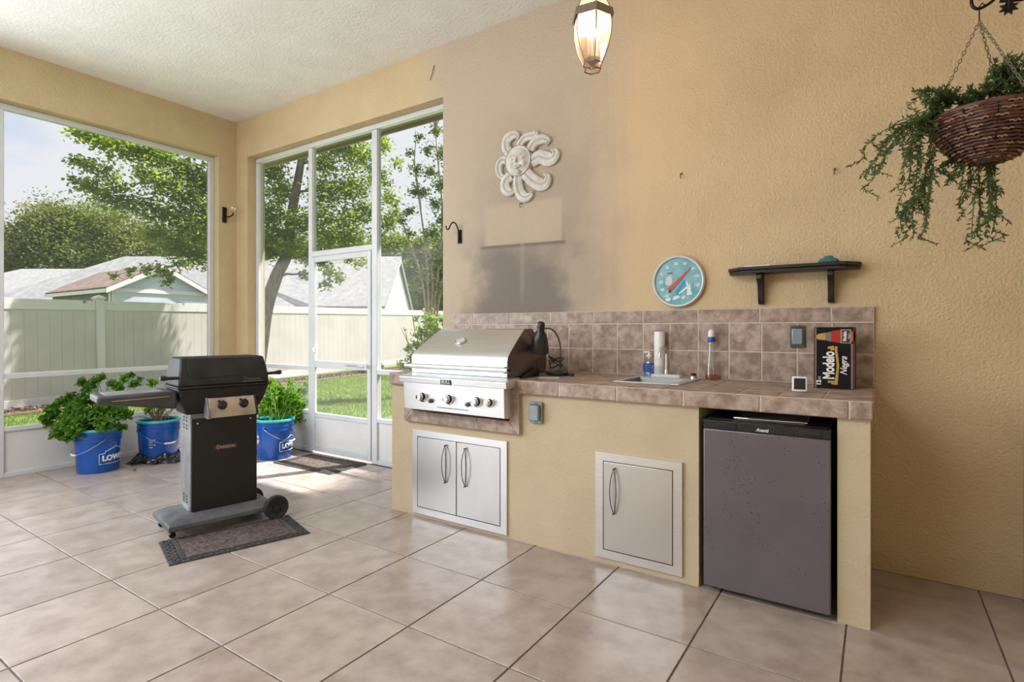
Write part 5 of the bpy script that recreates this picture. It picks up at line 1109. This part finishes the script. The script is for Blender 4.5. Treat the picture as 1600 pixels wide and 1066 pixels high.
# wheels and castors
M['wheel'] = noise_mat('dark_grey_wheel', (.022, .022, .024), (.035, .035, .037), 12, .55)
for wx, y in ((.452, -.128), (.405, .172)):
    T_ = Matrix.Translation((wx, y + .018, .075)) @ PF
    w_ = MB().lathe([(.050, .004), (.058, 0), (.072, .001), (.075, .006), (.075, .030), (.072, .035), (.058, .036), (.050, .032), (.050, .004)], 36, M=T_, cap=False).build('wheel', M['wheel'], gc, smooth=40)
    s_ = MB().lathe([(0, .0), (.018, .0), (.018, .036), (0, .036)], 18, M=T_)
    s_.lathe([(.014, .010), (.052, .008), (.053, .028), (.014, .026)], 24, M=T_, cap=False); s_.build('hub', M['wheel'], w_, smooth=40)
    for k in range(6): MB().prism([(-.006, .022), (.006, .022), (.008, .038), (-.008, .038)], .005, .031, 'z', M=T_ @ Matrix.Rotation(k * PI / 3, 4, 'Z')).build('hub_hole', M['panel_black'], w_)
MB().tube([(.452, -.11, .075), (.452, .18, .075)], .006, 8).build('axle', M['galv'], gc, smooth=60)
for y in (-.035, .22):
    mb = MB().lathe([(.016, -.009), (.018, -.006), (.018, .006), (.016, .009)], 16, M=Matrix.Translation((-.10, y, .018)) @ PF); mb.box(-.114, -.092, y - .014, y + .014, .036, .055); mb.build('castor', M['black'], gc, smooth=40)
pl_ = MB().box(.125, .256, -.0165, -.0138, .468, .492).build('name_plate', plain('dull_red_plate', (.10, .035, .03), .4), gc)
text_obj('lettering', 'Ducane', .030, plain('pewter_lettering', (.34, .25, .24), .4, .5), gc, Matrix.Translation((.190, -.0175, .484)) @ FRONT, sx=1.12, bold=.0012, depth=.002)

# ---------------- floor mats ----------------
def mat(name, label, x, y, L, W, rz):
    t = thing(name, label, 'mat', (x, y, .0005), rz)
    MB().chbox(-L / 2, L / 2, -W / 2, W / 2, 0, .007, .004).build('rubber_base', M['rubber'], t)
    MB().box(-L / 2 + .085, L / 2 - .085, -W / 2 + .045, W / 2 - .045, .0071, .0095).build('pile_panel', M['carpet'], t)
    for s in (-1, 1):
        for q in (.066, .075): MB().box(s * (L / 2 - q) - .002, s * (L / 2 - q) + .002, -W / 2 + .04, W / 2 - .04, .0071, .0098).build('ridge', M['grey_plastic'], t)
    mb = MB()
    def bump(cx_, cy_, a):
        T_ = Matrix.Translation((cx_, cy_, .007)) @ Matrix.Rotation(a, 4, 'Z'); mb.add([T_ @ Vector(p) for p in ((-.014, 0, 0), (0, -.006, 0), (.014, 0, 0), (0, .006, 0), (0, 0, .005))], [(0, 1, 4), (1, 2, 4), (2, 3, 4), (3, 0, 4)])
    n_ = int(L / .026)
    for k in range(n_):
        for s in (-1, 1):
            for r_ in (0, 1): bump(-L / 2 + .02 + k * .026, s * (W / 2 - .012 - r_ * .014), .6 if (k + r_) % 2 else -.6)
    n_ = int(W / .026) - 2
    for k in range(n_):
        for s in (-1, 1):
            for r_ in range(3): bump(s * (L / 2 - .016 - r_ * .017), -W / 2 + .045 + k * .026, .9 if (k + r_) % 2 else -.9)
    o = mb.build('braided_border', M['rubber'], t); o['kind'] = 'stuff'
mat('floor_mat', 'dark rubber-edged mat on the tiles in front of the grill cart', -3.067, 1.746, .71, .395, R(73))
mat('door_mat', 'dark rubber-edged mat on the tiles at the screen door', -4.14, 3.125, .76, .41, R(1.5))

# ---------------- planted buckets ----------------
def bucket(name, label, x, y, rz, z=0.0):
    t = thing(name, label, 'plant', (x, y, z), rz)
    b = MB().lathe([(.140, .002), (.144, 0), (.148, .006), (.163, .262), (.170, .264), (.170, .280), (.165, .282), (.165, .300), (.171, .302), (.171, .316), (.166, .318), (.168, .352), (.155, .352), (.150, .10)], 48, cap=True).build('bucket', M['bucket'], t, smooth=35)
    MB().lathe([(.168, .345), (.177, .347), (.179, .356), (.174, .367), (.160, .368), (.156, .350)], 48, cap=False).build('rim', M['teal'], t, smooth=50)
    MB().lathe([(.152, .318), (.10, .328), (0, .333)], 32).build('soil', M['soil'], t, smooth=60)
    for s in (-1, 1): MB().lathe([(.016, 0), (.016, .008), (.010, .012), (0, .012)], 12, M=Matrix.Rotation(0 if s > 0 else PI, 4, 'Z') @ Matrix.Translation((.166, 0, .290)) @ Matrix.Rotation(R(90), 4, 'Y')).build('handle_lug', M['bucket'], t, smooth=40)
    pts = [(.176 * math.cos(a), -.181 * math.sin(a), .29 - .13 * math.sin(a)) for a in [PI * k / 24 for k in range(25)]]
    MB().tube(pts, .0022, 6).build('bail_handle', M['chrome'], t, smooth=60)
    MB().tube(pts[10:15], .008, 8).build('grip', M['white'], t, smooth=60)
    return t
def shoplogo(t, a0):
    # a0: angle of the centre of the logo round the bucket
    I = Matrix.Translation((0, 0, .12))
    text_obj('lettering', "LOWE'S", .060, M['white_ink'], t, I, sx=1.0, bold=.0030, wrap=(.1560, a0), depth=.001)
    out = [(-.125, -.045), (-.125, .040), (-.085, .044), (-.085, .058), (0, .092), (.085, .058), (.085, .044), (.125, .040), (.125, -.045)]
    pts = []
    for (xa, za), (xb, zb) in zip(out, out[1:] + out[:1]):
        for k in range(4): f_ = k / 4; xx = xa + (xb - xa) * f_; zz = za + (zb - za) * f_; r_ = .1570 + zz * .058; pts.append((r_ * math.cos(a0 + xx / .157), r_ * math.sin(a0 + xx / .157), .12 + zz))
    MB().tube(pts, .0022, 5, closed=True).build('logo_outline', M['white_ink'], t, smooth=60)
def stems(t, clusters, base, m, n=2, r=.004, seed=1):
    rg = random.Random(seed); mb = MB()
    for c in clusters:
        for q in range(n): branch(mb, Vector(base) + Vector((rg.uniform(-.08, .08), rg.uniform(-.08, .08), 0)), Vector(c[:3]) + Vector((rg.uniform(-1, 1), rg.uniform(-1, 1), rg.uniform(-1, 1))) * c[3] * .7, r, r * .4, 5, .08, rg)
    mb.build('stems', m, t, smooth=60, glob=True)
fa = math.atan2(-.33, .94)
b1 = bucket('potted_basil', 'leftmost blue bucket with bushy basil spilling over its left side', -5.53, 1.94, R(0))
shoplogo(b1, fa - R(0) + R(48))
stems(b1, BASIL1, (-5.53, 1.94, .33), M['basil'], 2, .004, 2)
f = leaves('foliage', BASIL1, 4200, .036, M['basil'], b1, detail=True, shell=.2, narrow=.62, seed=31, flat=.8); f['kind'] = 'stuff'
b2 = bucket('potted_twigs', 'middle blue bucket with bare twigs sitting in a black bag', -5.50, 2.40, R(95), .012)
mb = MB()
for k in range(4):
    a0 = fa - R(95) - R(22); z = .20 - k * .022; r_ = .150 + z * .058 + .0008
    for (d0, d1) in ((-.16, .02), (.06, .16)): 
        if k % 2 and d0 > 0: continue
        mb.tube([((r_) * math.cos(a0 + d0 + (d1 - d0) * i / 4), (r_) * math.sin(a0 + d0 + (d1 - d0) * i / 4), z) for i in range(5)], .0028, 4)
mb.build('small_print', M['white_ink'], b2)
rg = random.Random(77); mb = MB()
for k in range(26):
    a = rg.uniform(0, 2 * PI); e = Vector((-5.50 + math.cos(a) * rg.uniform(.05, .16), 2.40 + math.sin(a) * rg.uniform(.08, .24), rg.uniform(.42, .62))); s0 = Vector((-5.50 + rg.uniform(-.05, .05), 2.40 + rg.uniform(-.05, .05), .335))
    branch(mb, s0, e, .004, .0015, 5, .05, rg)
mb.build('twigs', M['dead'], b2, smooth=60, glob=True)
stems(b2, BASIL2, (-5.50, 2.40, .335), M['dead'], 2, .003, 3)
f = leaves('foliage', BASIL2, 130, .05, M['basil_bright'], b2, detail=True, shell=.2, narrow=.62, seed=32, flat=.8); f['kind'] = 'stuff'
b3 = bucket('potted_basil', 'sunlit blue bucket of tall bright basil right of the grill cart', -4.72, 3.06, R(115))
fb = math.atan2(-.545, .84)
shoplogo(b3, fb - R(115) + R(62))
for k, s in enumerate(('IT', 'IT')): text_obj('lettering', s, .042, M['white_ink'], b3, Matrix.Translation((0, 0, .215 - k * .05)), bold=.002, wrap=(.160, fb - R(115) - R(60)))
stems(b3, BASIL3, (-4.72, 3.06, .33), M['basil_bright'], 2, .004, 4)
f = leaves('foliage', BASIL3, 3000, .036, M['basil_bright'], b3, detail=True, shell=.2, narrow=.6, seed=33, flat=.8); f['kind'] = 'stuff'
mb = MB(); vs = []; fs = []; n1, n2 = 60, 9; rg = random.Random(12)
for i in range(n1):
    a = 2 * PI * i / n1; ro = .215 + .035 * math.sin(3 * a + 1) + .025 * math.sin(7 * a) + rg.uniform(-.03, .03)
    for j in range(n2):
        t_ = j / (n2 - 1); r_ = ro + (.160 - ro) * t_ ** .8 + rg.uniform(-.008, .008) * (1 - t_); z_ = .004 + .065 * math.sin(t_ * PI * .55) * (1 + .25 * math.sin(5 * a + 2)) * (.5 + .5 * t_) + rg.uniform(-.014, .014) * (t_ > .05)
        vs.append((-5.50 + r_ * math.cos(a), 2.40 + r_ * math.sin(a), max(.003, z_)))
for i in range(n1):
    for j in range(n2 - 1): k = (i + 1) % n1; fs.append((i * n2 + j, k * n2 + j, k * n2 + j + 1, i * n2 + j + 1))
mb.add(vs, fs); o = mb.build('plastic_bag', M['bag'], None, fix=False); tag(o, 'crumpled shiny black plastic bag round the foot of the middle bucket', 'bag')
lf = leaves('dry_leaf', [(-5.25, 2.10, .012, .01)], 1, .06, M['dead'], None, detail=True, seed=3); tag(lf, 'single dry curled leaf on the tiles between two buckets', 'leaf')

pt = thing('plant_pot', 'small dark pot half hidden between the grill cart and the sunlit bucket', 'pot', (-5.03, 3.03, 0))
MB().lathe([(.08, 0), (.10, .10), (.11, .20), (.118, .202), (.118, .23), (.105, .23), (.10, .19), (0, .18)], 28).build('pot', plain('dark_purple_plastic', (.03, .022, .035), .4), pt, smooth=40)
